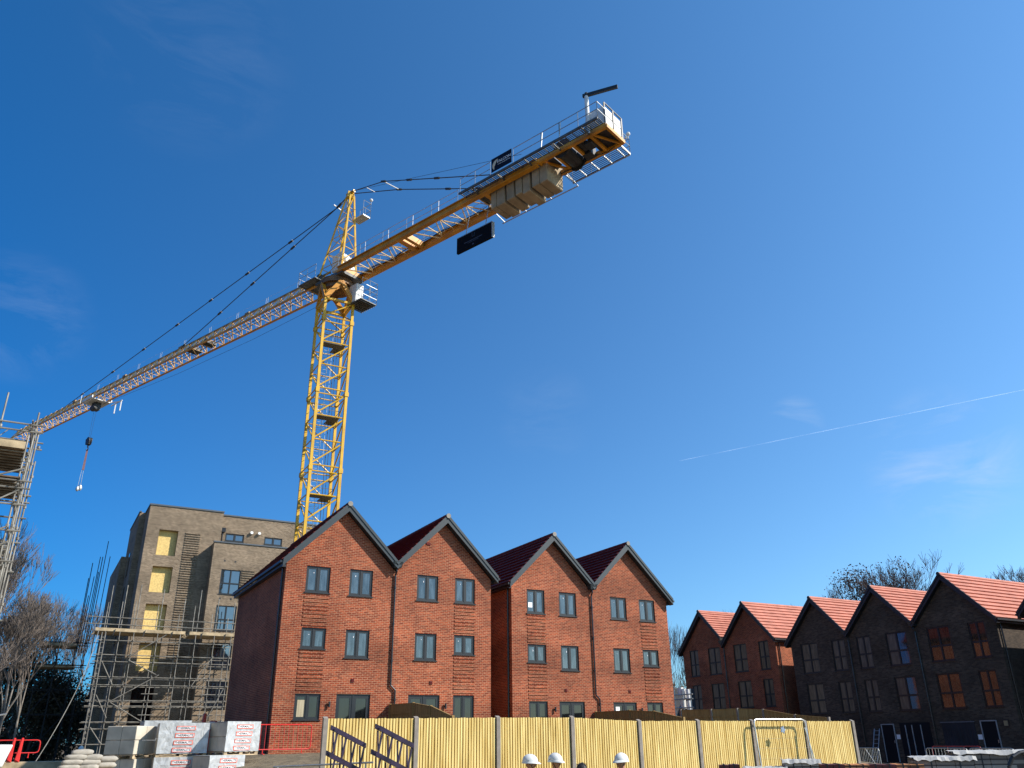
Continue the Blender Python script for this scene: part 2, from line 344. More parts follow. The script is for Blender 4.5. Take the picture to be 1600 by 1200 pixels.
def mat_dirt():
    m,N,L,b=newmat('dirt'); b.inputs['Roughness'].default_value=.95
    g=N.new('ShaderNodeNewGeometry'); n=N.new('ShaderNodeTexNoise'); n.inputs['Scale'].default_value=2.4; n.inputs['Detail'].default_value=10; n.inputs['Roughness'].default_value=.7
    L.new(g.outputs['Position'],n.inputs['Vector']); r=N.new('ShaderNodeValToRGB'); e=r.color_ramp.elements
    e[0].position=.3; e[0].color=(.055,.04,.022,1); e[1].position=.7; e[1].color=(.22,.175,.105,1); L.new(n.outputs['Fac'],r.inputs[0]); L.new(r.outputs[0],b.inputs['Base Color'])
    bp=N.new('ShaderNodeBump'); bp.inputs['Strength'].default_value=1; bp.inputs['Distance'].default_value=.12; L.new(n.outputs['Fac'],bp.inputs['Height']); L.new(bp.outputs[0],b.inputs['Normal']); return m
struct('ground', mb, mat_dirt(), smooth=True, normals=False)

# ------------------------------------------------------------------ house builder
def cells(mb, a0,a1,z0,z1, holes, d=0.0):
    A=sorted({a0,a1,*[h[0] for h in holes],*[h[1] for h in holes]}); Z=sorted({z0,z1,*[max(z0,h[2]) for h in holes],*[h[3] for h in holes]})
    for i in range(len(A)-1):
        for j in range(len(Z)-1):
            ca=(A[i]+A[i+1])/2; cz=(Z[j]+Z[j+1])/2
            if any(h[0]<ca<h[1] and h[2]<cz<h[3] for h in holes): continue
            mb.poly([(A[i],d,Z[j]),(A[i+1],d,Z[j]),(A[i+1],d,Z[j+1]),(A[i],d,Z[j+1])])
def reveals(mb, holes, dep=.1):
    for a0,a1,z0,z1 in holes:
        mb.poly([(a0,0,z0),(a0,-dep,z0),(a0,-dep,z1),(a0,0,z1)]); mb.poly([(a1,0,z0),(a1,0,z1),(a1,-dep,z1),(a1,-dep,z0)])
        mb.poly([(a0,0,z1),(a0,-dep,z1),(a1,-dep,z1),(a1,0,z1)]); mb.poly([(a0,0,z0),(a1,0,z0),(a1,-dep,z0),(a0,-dep,z0)])
def window(root, tf, h, kind, glass=None, panes=None, rng=random):
    """kind: casement (two lights), cross (four lights, transom below the middle), double_door"""
    a0,a1,z0,z1=h; fr=MB(tf); e=.004; a0+=e; a1-=e; z0+=e; z1-=e; w=.055; d0=-.10; d1=-.045; m=(a0+a1)/2
    name='double_door' if kind=='double_door' else 'window'
    fr.box(a0,a0+w,d0,d1,z0,z1); fr.box(a1-w,a1,d0,d1,z0,z1); fr.box(a0+w,a1-w,d0,d1,z0,z0+w); fr.box(a0+w,a1-w,d0,d1,z1-w,z1)
    fr.box(m-.04,m+.04,d0,d1+.006,z0+w,z1-w)
    lights=[(a0+w,m-.04,z0+w,z1-w),(m+.04,a1-w,z0+w,z1-w)]
    if kind=='cross':
        zt=z0+(z1-z0)*.44; fr.box(a0+w,m-.04,d0,d1+.003,zt-.035,zt+.035); fr.box(m+.04,a1-w,d0,d1+.003,zt-.035,zt+.035)
        lights=[(l[0],l[1],q[0],q[1]) for l in lights for q in ((z0+w,zt-.035),(zt+.035,z1-w))]
        ws=.025
    elif kind=='double_door': ws=.10
    else: ws=.055
    for l in lights:   # sash
        b0,b1,c0,c1=l
        fr.box(b0,b0+ws,d0,d1-.012,c0,c1); fr.box(b1-ws,b1,d0,d1-.012,c0,c1); fr.box(b0+ws,b1-ws,d0,d1-.012,c0,c0+ws); fr.box(b0+ws,b1-ws,d0,d1-.012,c1-ws,c1)
    o=part(name, fr, FRAME, root)
    for i,l in enumerate(lights):
        b0,b1,c0,c1=l; p=MB(tf); p.box(b0+ws,b1-ws,d0+.004,d0+.02,c0+ws,c1-ws)
        g=panes[i] if panes and panes[i] is not None else (glass or GLASS)
        part('pane', p, g, o)
    if kind!='double_door':
        s=MB(tf); s.box(a0-.05,a1+.05,-.095,.05,z0-.045,z0-.006); part('sill', s, BLACKT if kind=='cross' else FRAME, o)
    if kind=='casement' and glass is None and glass is not GLASS_B:
        s=MB(tf); b0,b1,c0,c1=lights[0]; q=b0+(b1-b0)*rng.uniform(.45,.7); s.tube((q,d0+.021,c1-.2-rng.uniform(0,.08)),(q,d0+.024,c1-.2),.022,6); part('sticker', s, PAPER, o)
    if kind=='double_door':
        s=MB(tf); zc=(z0+z1)/2; s.box(m+.05,m+.075,d1,d1+.05,zc-.05,zc+.09); part('handle', s, GALV, o)
    return o
def roof_slope(mb, x0, z0, x1, z1, d0, d1, n=11):
    """stepped tile courses from the ridge (x0,z0) to the eave (x1,z1), running from depth d0 (front) to d1"""
    L_=math.hypot(x1-x0,z1-z0); ux,uz=(x1-x0)/L_,(z1-z0)/L_; nxn,nz=(-uz,ux) if ux>0 else (uz,-ux)
    for k in range(n):
        t0=L_*k/n; t1=L_*(k+1)/n+.01; lift0=.0; lift1=.085
        P=lambda t,l:(x0+ux*t+nxn*l, z0+uz*t+nz*l)
        a=P(t0,-.06); b=P(t1,-.06); c=P(t1,lift1); d=P(t0,lift0+.004)
        mb.hexa([(a[0],d0,a[1]),(b[0],d0,b[1]),(b[0],d1,b[1]),(a[0],d1,a[1]),(d[0],d0,d[1]),(c[0],d0,c[1]),(c[0],d1,c[1]),(d[0],d1,d[1])])
def house(label, tf, a0,a1,apex, zb, ze, vz, wins, brick, tile, depth=9.5, free0=False, free1=False, group=None, patterned=(), tilt=1.0, trimm=None, loc=None, side_ext=0):
    """tf(a, d, z): a along the front, d outward from the wall, z up. vz = height of the verge apex."""
    trimm = trimm or ANTH
    root=thing('townhouse', label, 'house', tf(apex,0,zb), group)
    wall=MB(tf); holes=[h[0] for h in wins]
    cells(wall,a0,a1,zb-.6,ze,holes); reveals(wall,holes)
    pk=vz-.32-.02
    # line of the gable under the verge
    zl=ze; zr=ze
    wall.poly([(a0,0,zl),(a1,0,zr),(a1,0,min(pk-(a1-apex)*tilt+.0,zr) if False else zr),(apex,0,pk),(a0,0,zl)][:2]+[(apex,0,pk)])
    # fill between eave line and verge near the valley side
    for a,free in ((a0,free0),(a1,free1)):
        zz=pk-abs(a-apex)*tilt
        if zz>ze: wall.poly([(a,0,ze),(apex,0,pk),(a,0,zz)])
    wall.poly([(a0,0,zb-.6),(a0,-depth,zb-.6),(a0,-depth,ze),(a0,0,ze)]); wall.poly([(a1,0,zb-.6),(a1,-depth,zb-.6),(a1,-depth,ze),(a1,0,ze)])
    wall.poly([(a0,-depth,zb-.6),(a1,-depth,zb-.6),(a1,-depth,ze),(apex,-depth,pk),(a0,-depth,ze)])
    for (p0,p1,q0,q1) in patterned:      # columns of proud courses between the windows
        z=q0
        while z<q1-.05: wall.box(p0,p1,-.002,.028,z,z+.078); z+=.165
    wo_=part('wall', wall, brick, root, normals=False)
    oh=.34
    b0=a0-(.24 if free0 else 0); b1=a1+(.24 if free1 else 0)
    rf=MB(tf); roof_slope(rf,apex,vz,b0,vz-(apex-b0)*tilt,oh-.03,-depth-.25); roof_slope(rf,apex,vz,b1,vz-(b1-apex)*tilt,oh-.03,-depth-.25)
    r=part('roof', rf, tile, root)
    rg=MB(tf); k=0; L_=depth+oh
    while k<L_-.1:
        rg.tube((apex,oh-k-.44,vz+.0),(apex,oh-k,vz+.0),.115+.006,8,r2=.115); k+=.45
    part('ridge_tile', rg, tile if tile is TILE_L else TILE_D, r)
    # verges: boxed boards with a drip strip, and soffit boxes
    vg=MB(tf)
    for b,s in ((b0,-1),(b1,1)):
        zt=vz-abs(b-apex)*tilt
        P=[(apex,0.0,vz-.05),(b,0.0,zt-.05),(b,0.0,zt-.27),(apex,0.0,vz-.33)]
        vg.prism([(p[0],.003,p[2]) for p in P],(0,0,0)) if False else None
        i=vg.pts([(p[0],.004,p[2]) for p in P]+[(p[0],oh,p[2]) for p in P])
        for q in ((0,1,2,3),(4,7,6,5),(0,4,5,1),(1,5,6,2),(2,6,7,3),(3,7,4,0)): vg.f.append(tuple(i+z for z in q)); vg.mi.append(0)
        j=vg.pts([(apex,oh-.01,vz+.07),(b,oh-.01,zt+.07),(b,oh-.01,zt-.09),(apex,oh-.01,vz-.09),(apex,oh+.035,vz+.07),(b,oh+.035,zt+.07),(b,oh+.035,zt-.09),(apex,oh+.035,vz-.09)])
        for q in ((0,1,2,3),(4,7,6,5),(0,4,5,1),(1,5,6,2),(2,6,7,3),(3,7,4,0)): vg.f.append(tuple(j+z for z in q)); vg.mi.append(0)
    v=part('verge', vg, trimm, root)
    cp=MB(tf); cp.tube((apex,oh+.03,vz+.0),(apex,oh+.075,vz+.0),.12,10); part('ridge_end_cap', cp, mat_cap if tile is not TILE_L else BLACKT, root)
    for a,b,free,s in ((a0,b0,free0,-1),(a1,b1,free1,1)):
        if free:
            zt=vz-abs(b-apex)*tilt; g=MB(tf)
            g.box(min(b,b+s*.11),max(b,b+s*.11),-depth-.2,oh-.02,zt-.12,zt-.02)
            g.box(min(a,b)+ (0.004 if s>0 else 0),max(a,b)-(0.004 if s<0 else 0),-depth-.15,-.01,zt-.24,zt-.13)
            part('gutter', g, BLACKT, root)
            p=MB(tf); p.tube((a+s*.07,-.28,zt-.2),(a+s*.07,-.28,zb-.1),.045,8); part('downpipe', p, PIPE, root)
    for h,kind,gl,pn in wins: window(root,tf,h,kind,gl,pn)
    return root
mat_cap=mat_plain('grey_cap', (.22,.20,.17), .7)

def tfA(Y): return lambda a,d,z:(a,Y-d,z)
def tfB(X): return lambda a,d,z:(X-d,a,z)
c='casement'; dd='double_door'
def W(x0,x1,z0,z1,k=c,g=None,p=None): return ((x0,x1,z0,z1),k,g,p)
GA='red brick townhouses with dark roofs'
def extras(root, tf, vents=(), lights=(), pipe=None):
    for a,z in vents:
        m=MB(tf); m.box(a-.07,a+.07,-.01,.03,z-.07,z+.07)
        for k in range(3): m.box(a-.055,a+.055,.03,.042,z-.045+k*.04,z-.025+k*.04)
        part('air_vent', m, TILE_D, root)
    for a,z in lights:
        m=MB(tf); m.tube((a,.0,z),(a,.06,z),.035,8); m.tube((a,.09,z-.11),(a,.09,z+.11),.045,8); part('wall_light', m, STEEL_D, root)
    if pipe:
        a,zt,zb,jog,zj=pipe
        m=MB(tf); m.hexa([(a-.17,.02,zt-.27),(a+.17,.02,zt-.27),(a+.17,.30,zt-.27),(a-.17,.30,zt-.27),(a-.23,.02,zt),(a+.23,.02,zt),(a+.23,.38,zt),(a-.23,.38,zt)]); part('hopper', m, ANTH, root)
        p=MB(tf); p.path([(a,.16,zt-.27),(a,.16,zt-.42),(a-.02,.07,zt-.58),(a-.02,.07,zj),(a-.02+jog,.07,zj-.2),(a-.02+jog,.07,zb)],.042,8)
        z=zt-1.2
        while z>zb+.3: p.tube((a-.02+(jog if z<zj-.2 else 0),.07,z),(a-.02+(jog if z<zj-.2 else 0),.07,z+.09),.056,8); z-=1.6
        part('downpipe', p, PIPE, root)
YA=36.0; A=tfA(YA)
GLASS_S = mat_glass('sky_blue_reflecting_glass', (.010,.018,.03), .03, ior=2.5)
GLASS_F = mat_glass('filmed_grey_glass', (.115,.09,.062), .3, ior=1.5)
GLASS_R = mat_glass('tan_reflection_glass', (.055,.036,.024), .05, ior=1.75)  # tan of the reflected sunlit brick is partly painted into the base colour
BOARDPANE=mat_wood('timber_behind_glass', (.30,.25,.16),(.42,.36,.24))
h1=house('red brick townhouse at the left end of its row, red mesh barrier at its corner', A, 8.84,13.9,11.4,-.40,7.2,10.05,
 [W(9.75,10.83,6.01,7.15),W(9.75,10.83,3.66,4.52),W(9.72,10.81,.85,1.86,c,GLASS_D),W(11.73,12.82,5.99,7.16),W(11.72,12.81,3.34,4.52),W(11.49,13.0,-.33,1.87,dd,GLASS_D)],
 RED,TILE_D,free0=True,group=GA,patterned=[(9.74,10.84,4.60,5.95),(9.73,10.83,1.98,3.60)])
extras(h1,A,[(12.15,2.42)],[(11.18,1.45)],(13.9,7.62,-.3,.22,2.25))
p=MB(A); p.box(9.86,10.18,-.09,-.07,.96,1.62); bp_=part('timber_board', p, BOARDPANE, h1)
h2=house('red brick townhouse second from the left, a square vent in its gable', A, 13.9,18.89,16.37,-.40,7.2,10.05,
 [W(15.0,16.08,5.99,7.17),W(14.98,16.06,3.35,4.52),W(14.76,16.28,-.33,1.88,dd,GLASS_D),W(16.96,18.02,6.0,7.17),W(16.95,18.02,3.66,4.53),W(16.95,18.01,.84,1.89,c,GLASS_D)],
 RED,TILE_D,free1=True,group=GA,patterned=[(16.95,18.03,4.62,5.94),(16.95,18.03,1.98,3.60)])
extras(h2,A,[(15.83,2.40)],[(16.55,1.42)])
m=MB(A); m.box(15.40,15.62,-.01,.035,8.62,8.72); part('air_vent',m,TILE_D,h2)
YP=36.9; Pq=tfA(YP)
h3=house('red brick townhouse with a white paper notice in its top left window', Pq, 20.54,25.40,23.0,-.60,7.14,10.02,
 [W(21.44,22.50,5.9,7.1),W(21.44,22.52,3.52,4.39),W(21.46,22.53,.55,1.72,c,GLASS_D),W(23.38,24.44,5.88,7.08),W(23.4,24.48,3.19,4.4),W(23.21,24.72,-.5,1.72,dd,GLASS_D)],
 RED,TILE_D,free0=True,group=GA,patterned=[(21.44,22.52,4.47,5.86),(21.45,22.54,1.83,3.45)])
extras(h3,Pq,[(23.62,2.25)],[(22.92,1.35)],(25.40,7.58,-.5,.22,2.05))
p=MB(Pq); p.box(21.52,21.80,-.078,-.072,6.20,6.45); nt_=part('paper_notice', p, PAPER, h3)
h4=house('red brick townhouse at the right end of its row, beside the distant bushes', Pq, 25.40,30.50,27.84,-.60,7.14,10.0,
 [W(26.64,27.71,5.88,7.05),W(26.67,27.74,3.18,4.39),W(26.49,27.98,-.5,1.72,dd,GLASS_D),W(28.58,29.65,5.88,7.04),W(28.61,29.68,3.53,4.39),W(28.66,29.71,.55,1.73,c,GLASS_D)],
 RED,TILE_D,free1=True,group=GA,patterned=[(28.60,29.68,4.47,5.84),(28.63,29.70,1.85,3.47)])
extras(h4,Pq,[(27.58,2.25)],[(28.25,1.35)])
p=MB(Pq); p.box(26.68,26.92,-.078,-.072,1.22,1.5); part('paper_notice', p, PAPER, h4)

# ---- terrace on the right, fronts facing -x
X=47.0; Bt=tfB(X); x_='cross'; GB='shaded townhouses with bright red tiled roofs'
def WB(v0,v1,z0,z1,p=None,g=None): return ((min(v0,v1),max(v0,v1),z0,z1),x_,g or GLASS_F,p)
# note: a runs along +y here, so the left of the picture is high a
r1=house('shaded red brick townhouse farthest left in the right hand terrace, leaves of trees beside it', Bt, 50.3,55.2,52.5,-1.45,6.85,9.44,
 [WB(54.44,53.38,4.52,6.53),WB(52.21,50.82,4.52,6.53),WB(54.46,53.4,1.98,3.86),WB(52.2,50.75,1.98,3.86)], RED,TILE_L,free1=True,group=GB,tilt=1.02,trimm=BLACKT)
r2=house('shaded red brick townhouse whose right flank wall catches sun beside a grey brick house', Bt, 44.95,50.3,47.55,-1.45,6.85,9.46,
 [WB(49.33,47.92,4.52,6.53),WB(46.67,45.66,4.52,6.53),WB(49.25,47.83,1.98,3.87),WB(46.64,45.64,1.98,3.87)], RED,TILE_L,free0=True,group=GB,tilt=1.02,trimm=BLACKT)
extras(r2,Bt,pipe=(50.3,6.95,-1.4,.0,-1.0))
g1=house('dark grey brick townhouse at the left end of the grey trio', Bt, 38.47,43.5,40.95,-1.5,6.2,8.9,
 [WB(42.66,41.17,3.97,5.94),WB(39.97,38.86,3.97,5.94),WB(42.6,41.16,1.37,3.3),WB(39.9,38.86,1.37,3.3)], GREY,TILE_L,free1=True,group=GB,tilt=1.02,trimm=BLACKT)
extras(g1,Bt,pipe=(38.47,6.4,-1.4,.0,-1.0))
g2=house('dark grey brick townhouse in the middle of the grey trio, ladder leaning at its door', Bt, 33.43,38.47,35.88,-1.5,6.2,8.88,
 [WB(37.91,36.83,3.97,5.94),WB(35.65,34.12,3.97,5.94,[GLASS_R,GLASS_R,None,None]),WB(37.84,36.83,1.37,3.3),WB(35.57,34.08,1.37,3.3,[GLASS_R,GLASS_R,None,None]),((33.72,35.79,-1.5,.68),'skip',None,None),((36.18,37.11,-1.5,.64),'skip',None,None)][:4], GREY,TILE_L,group=GB,tilt=1.02,trimm=BLACKT)
extras(g2,Bt,pipe=(33.43,6.4,-1.4,.0,-1.0))
g3=house('dark grey brick townhouse at the right end of the grey trio, orange window reflections', Bt, 28.3,33.43,30.9,-1.5,6.2,8.88,
 [WB(32.72,31.21,3.99,5.94,g=GLASS_R),WB(30.03,28.99,3.99,5.94,g=GLASS_R),WB(32.69,31.18,1.37,3.3,g=GLASS_R),WB(30.03,28.97,1.38,3.3,g=GLASS_R)], GREY,TILE_L,free0=True,group=GB,tilt=1.02,trimm=BLACKT)
r3=house('shaded red brick townhouse cut off by the right edge of the picture', Bt, 21.3,26.6,23.95,-1.5,6.3,9.0,
 [WB(25.6,24.3,3.99,5.94),WB(25.6,24.3,1.37,3.3)], RED,TILE_L,free1=True,free0=True,group=GB,tilt=1.02,trimm=BLACKT)
def door_b(root, v0,v1,z1, frame=WHITE, leaf=BLACKT):
    m=MB(Bt); v0,v1=min(v0,v1),max(v0,v1)
    for q in ((v0,v0+.05,-1.5,z1),(v1-.05,v1,-1.5,z1),(v0+.05,v1-.05,z1-.05,z1)): m.box(q[0],q[1],-.004,.05,q[2],q[3])
    d=part('door', m, mat_frame, root); k=MB(Bt); k.box(v0+.05,v1-.05,.004,.02,-1.5,z1-.05); part('door_leaf', k, leaf, d)
    k=MB(Bt); k.box(v0+.10,v0+.13,.02,.07,-.45,-.3); part('handle', k, GALV, d)
mat_frame=mat_plain('grey_primer_frame', (.32,.32,.33), .6)
DARKLEAF=mat_plain('dark_door', (.008,.008,.011), .75, spec=.2)
door_b(g2,36.18,37.11,.64,leaf=DARKLEAF); door_b(g3,29.58,30.55,.70,leaf=DARKLEAF)
m=MB(Bt); m.box(33.72,35.79,.004,.03,-1.5,.68); gd=part('garage_door', m, DARKLEAF, g2)
m=MB(Bt)
for v in (34.3,34.9,35.35): m.box(v,v+.05,.03,.06,-1.5,.55)
part('door_rail', m, mat_frame, gd)
m=MB(Bt); n_=24
for i in range(n_):
    v=30.9+(32.95-30.9)*i/n_; v2=v+(32.95-30.9)/n_; a_=.03+.03*math.sin(i*1.7); b_=.03+.03*math.sin((i+1)*1.7)
    m.poly([(v,a_,-1.5),(v2,b_,-1.5),(v2,.02,.62),(v,.02,.62)])
gd=part('garage_sheeting', m, GATE_B, g3)
m=MB(Bt); m.box(30.88,33.0,.01,.05,.62,.68); part('batten', m, mat_plain('grey_batten',(.12,.12,.13),.7), gd)
m=MB(Bt); m.box(28.90,29.22,-.01,.04,.35,.72); mm_=part('meter_box', m, BLACKT, g3); m=MB(Bt); m.box(28.95,29.17,.04,.048,.40,.66); part('meter_window', m, mat_plain('tan_panel',(.28,.22,.12),.6), mm_)
for rt,v,z in ((g3,30.72,-.15),(g2,36.0,-.1)):
    m=MB(Bt); m.box(v-.13,v+.13,.004,.012,z-.13,z+.13); part('paper_notice', m, PAPER, rt)

# ladder leaning at the grey house
t=thing('ladder','grey aluminium ladder leaning against the dark grey brick wall','ladder',(46.2,37.4,-1.55))
for v in (37.22,37.6):
    m=MB(); m.bar((46.2,v,-1.55),(46.93,v,.38),.05,.03); part('stile',m,GALV,t)
m=MB()
for k in range(8):
    f=(k+.5)/8; m.tube((46.2+.73*f,37.24,-1.55+1.93*f),(46.2+.73*f,37.58,-1.55+1.93*f),.018,5)
part('rung',m,GALV,t)
# ------------------------------------------------------------------ apartment block
Y1=71.0; Az=tfA(Y1)
ap=thing('apartment_block','buff grey brick apartment block with yellow boarded openings, under construction','apartment block',(10,71,-1.2))
ops=[(6.93,8.38,13.93,15.98),(6.86,8.38,11.0,13.04),(6.82,8.38,8.07,10.10),(6.82,8.38,5.1,7.15),(6.82,8.38,1.3,4.1)]
m=MB(Az); cells(m,5.96,11.75,-1.6,17.9,ops); reveals(m,ops,.4)
m.poly([(5.96,0,-1.6),(5.96,-3.1,-1.6),(5.96,-3.1,17.9),(5.96,0,17.9)]); m.poly([(5.96,0,17.9),(5.96,-14,17.9),(11.75,-14,17.9),(11.75,0,17.9)])
m.poly([(11.75,0,-1.6),(11.75,0,17.9),(11.75,-.8,17.9),(11.75,-.8,-1.6)])
z=5.0                                        # ribbed panel of proud courses
while z<15.9: m.box(8.95,10.15,-.002,.07,z,z+.09); z+=.19
# flanks further back
sh=[(74.6,75.6,9.0,10.6)]
for (xx,y0,y1,zz) in ((5.5,74.1,81.5,17.95),(5.0,79.1,90.0,15.1)):
    m.v_=0
    b=m.tf; m.tf=None; m.box(xx,12.0,y0,y1,-1.6,zz); m.tf=b
W5=tfA(71.8)
b=m.tf; m.tf=W5; hs5=[(12.23,13.78,15.72,16.38),(15.5,17.05,15.72,16.38)]
cells(m,11.75,24.0,-1.6,17.85,hs5); reveals(m,hs5,.15); m.poly([(11.75,0,17.85),(24,0,17.85),(24,-12,17.85),(11.75,-12,17.85)]); m.poly([(24,0,-1.6),(24,-12,-1.6),(24,-12,17.85),(24,0,17.85)])
# wing standing a little proud of the main front
YW=69.8; m.tf=tfA(YW); hw=[(11.93,13.49,11.01,12.98),(11.9,13.49,8.17,10.12),(11.88,13.49,5.3,7.27),(11.88,13.49,2.44,4.4),(11.88,13.49,-.5,1.54)]
cells(m,11.1,21.0,-1.6,15.12,hw); reveals(m,hw,.12)
m.poly([(11.1,0,-1.6),(11.1,0,15.12),(11.1,-1.2,15.12),(11.1,-1.2,-1.6)]); m.poly([(11.1,0,15.12),(21,0,15.12),(21,-2,15.12),(11.1,-2,15.12)]); m.poly([(21,0,-1.6),(21,0,15.12),(21,-2,15.12),(21,-2,-1.6)])
z=10.5
while z<13.0: m.box(13.58,14.6,-.002,.07,z,z+.09); z+=.19
part('wall',m,BUFF,ap,normals=False)
COPE=mat_plain('blue_grey_coping',(.07,.085,.10),.5)
for q in ((5.90,11.78,70.93,71.25,17.9,18.02),(11.78,24.1,71.73,72.05,17.85,17.97),(11.04,21.05,69.73,70.0,15.12,15.22),(5.45,5.62,74.0,81.6,17.95,18.05),(5.9,6.1,71.25,74.1,17.9,18.02)):
    m=MB(); m.box(*q); part('parapet_coping',m,COPE,ap)
for i,(a0,a1,z0,z1) in enumerate(ops):
    m=MB(Az); m.box(a0,a1,-.43,-.40,z0,z1)
    if i<4:
        for q in (.32,.66): m.box(a0,a1,-.399,-.395,z0+(z1-z0)*q,z0+(z1-z0)*q+.02)
        part('boarded_opening',m,OSB,ap)
    else: part('window',m,GLASS_D,ap)
for h in hs5: window(ap,W5,h,'casement',GLASS_S)
for h in hw:  window(ap,tfA(YW),h,'cross',GLASS_S)
for a in (14.35,15.0):
    m=MB(W5); m.tube((a,0,16.55),(a,.22,16.6),.13,8); part('flue_terminal',m,WHITE,ap)
m=MB(W5); m.tube((11.95,.12,15.2),(11.95,.12,16.4),.06,8); m.box(11.75,12.15,.02,.35,16.4,16.75); part('downpipe',m,PIPE,ap)
for a in (12.1,12.95):
    for z in (13.6,10.6): 
        m=MB(tfA(YW)); m.box(a-.06,a+.06,-.005,.02,z,z+.12); part('air_vent',m,BLACKT,ap)
for (y0,y1,z0,z1) in ((76.5,77.4,13.0,15.0),(76.5,77.4,10.2,12.1),(76.5,77.4,7.4,9.2)):
    m=MB(); m.box(5.46,5.53,y0,y1,z0,z1); part('window',m,GLASS_D,ap)

# ------------------------------------------------------------------ scaffolds
def scaffold(root, xs, yf, yb, zs, zbase, tops, tube, r=.032, boards=(), braces=(), guard=True, name='scaffold'):
    for i,x in enumerate(xs):
        m=MB(); m.tube((x,yf,zbase),(x,yf,tops[i]),r,6)
        for z in zs: m.tube((x,yf,z-.06),(x,yf,z+.08),r*1.9,5)
        part('standard',m,tube,root)
        m=MB(); m.tube((x,yb,zbase),(x,yb,tops[i]-.9),r,6); part('standard',m,tube,root)
    for z in zs:
        for y in (yf,yb):
            m=MB(); m.tube((xs[0]-.5,y-.05,z),(xs[-1]+.3,y-.05,z),r,6); part('ledger',m,tube,root)
        for x in xs: m=MB(); m.tube((x,yf-.3,z+.07),(x,yb+.2,z+.07),r,5); part('transom',m,tube,root)
    for a,b_ in braces:
        m=MB(); m.tube(a,b_,r,6); part('brace',m,tube,root)
    for (x0,x1,z) in boards:
        m=MB(); y=yf+.05
        while y<yb: m.box(x0+random.uniform(-.15,.1),x1+random.uniform(-.1,.15),y,y+.21,z,z+.04); y+=.225
        m.box(x0,x1,yf-.03,yf+.01,z+.04,z+.26)
        part('boards',m,BOARD,root)
sc=thing('scaffold','grey tube scaffold with pale boards in front of the apartment block','scaffold',(8.5,68,-1.2))
xs_=[4.08,5.04,5.98,7.60,9.18,10.27,11.62,12.85]
scaffold(sc,xs_,67.3,69.4,[6.86,5.88,5.42,4.39,3.86,2.84,2.48,1.44,1.0,.02],-1.3,[10.7,10.8,10.9,10.7,10.1,10.8,10.25,10.0],TUBE,
  boards=[(3.4,9.5,7.45),(9.8,13.2,7.45)],
  braces=[((5.9,67.2,5.8),(8.2,67.2,7.4)),((5.9,67.2,5.55),(7.9,67.2,4.6)),((5.2,67.2,2.8),(8.1,67.2,4.6)),((5.2,67.2,2.7),(7.7,67.2,1.3)),((4.2,67.2,1.1),(5.0,67.2,.1)),((4.2,67.2,3.2),(5.1,67.2,1.7)),((10.4,67.2,3.85),(11.7,67.2,6.0)),((4.2,67.2,5.4),(5.1,67.2,3.9)),((11.7,67.2,1.4),(12.8,67.2,3.9))])
for z in (7.96,8.44):
    m=MB(); m.tube((2.8,67.23,z),(13.45,67.23,z),.032,6); part('guard_rail',m,TUBE,sc)
m=MB(); m.box(3.6,9.4,69.45,69.75,7.45,7.49); m.box(9.9,11.0,69.45,69.75,7.45,7.49); part('boards',m,BOARD,sc)
m=MB()
for x in (4.6,6.6,8.5,10.6,12.3): m.bar((x,67.2,7.2),(x+.12,67.2,7.65),.05)
part('board_clip',m,STEEL_D,sc)
m=MB(); m.bar((3.89,67.25,-1.3),(3.89,67.25,7.4),.06); m.bar((4.12,67.25,-1.3),(4.12,67.25,7.4),.06)
for k in range(24): m.bar((3.89,67.24,-1.0+k*.35),(4.12,67.24,-1.0+k*.35),.03)
part('ladder_beam',m,TUBE,sc)
for x in (7.6,11.62,12.85):
    for z in (1.9,3.3):
        m=MB(); m.tube((x-.5,67.25,z),(x+.6,67.25,z),.03,6); part('ledger',m,TUBE,sc)
# dark stair tower behind
sc2=thing('scaffold_tower','dark scaffold tower in deep shade at the back corner of the apartments','scaffold',(2,82,-1.2))
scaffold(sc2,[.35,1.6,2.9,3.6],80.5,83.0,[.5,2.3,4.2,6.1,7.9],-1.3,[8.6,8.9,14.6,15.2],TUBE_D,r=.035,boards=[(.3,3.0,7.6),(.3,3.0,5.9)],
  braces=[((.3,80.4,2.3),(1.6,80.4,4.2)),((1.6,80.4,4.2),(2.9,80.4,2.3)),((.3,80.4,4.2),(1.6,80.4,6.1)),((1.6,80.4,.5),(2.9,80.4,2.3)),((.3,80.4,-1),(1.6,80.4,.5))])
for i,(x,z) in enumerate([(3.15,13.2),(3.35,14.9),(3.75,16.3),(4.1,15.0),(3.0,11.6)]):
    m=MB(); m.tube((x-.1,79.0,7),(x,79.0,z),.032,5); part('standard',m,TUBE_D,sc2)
# tall scaffold at the left edge
sc3=thing('scaffold_tower','tall sunlit scaffold at the left edge carrying a boarded platform below the crane jib','scaffold',(-1.5,25,-1.5))
for i,(x,y,zt) in enumerate([(-1.16,25.0,8.55),(-1.07,25.25,8.0),(-1.28,25.0,7.9),(-1.16,25.9,8.3),(-1.25,26.3,7.9),(-1.05,26.6,7.6),(-2.0,25.0,9.0),(-3.3,25.0,8.9),(-3.3,26.6,8.5)]):
    m=MB(); m.tube((x,y,-1.6),(x,y,zt),.0242,6)
    for k in range(11): m.tube((x,y,-1+k*.9),(x,y,-.93+k*.9),.045,5)
    part('standard',m,TUBE,sc3)
for z in (.2,2.0,3.1,4.4,5.2,5.9,6.35,6.55,7.95,8.15):
    for y in (25.0,26.6):
        m=MB(); m.tube((-5.5,y-.05,z),(-.95,y-.05,z),.0242,6); part('ledger',m,TUBE,sc3)
    for x in (-1.25,-2.2,-3.2,-4.2): m=MB(); m.tube((x,24.7,z+.05),(x,26.9,z+.05),.0242,5); part('transom',m,TUBE,sc3)
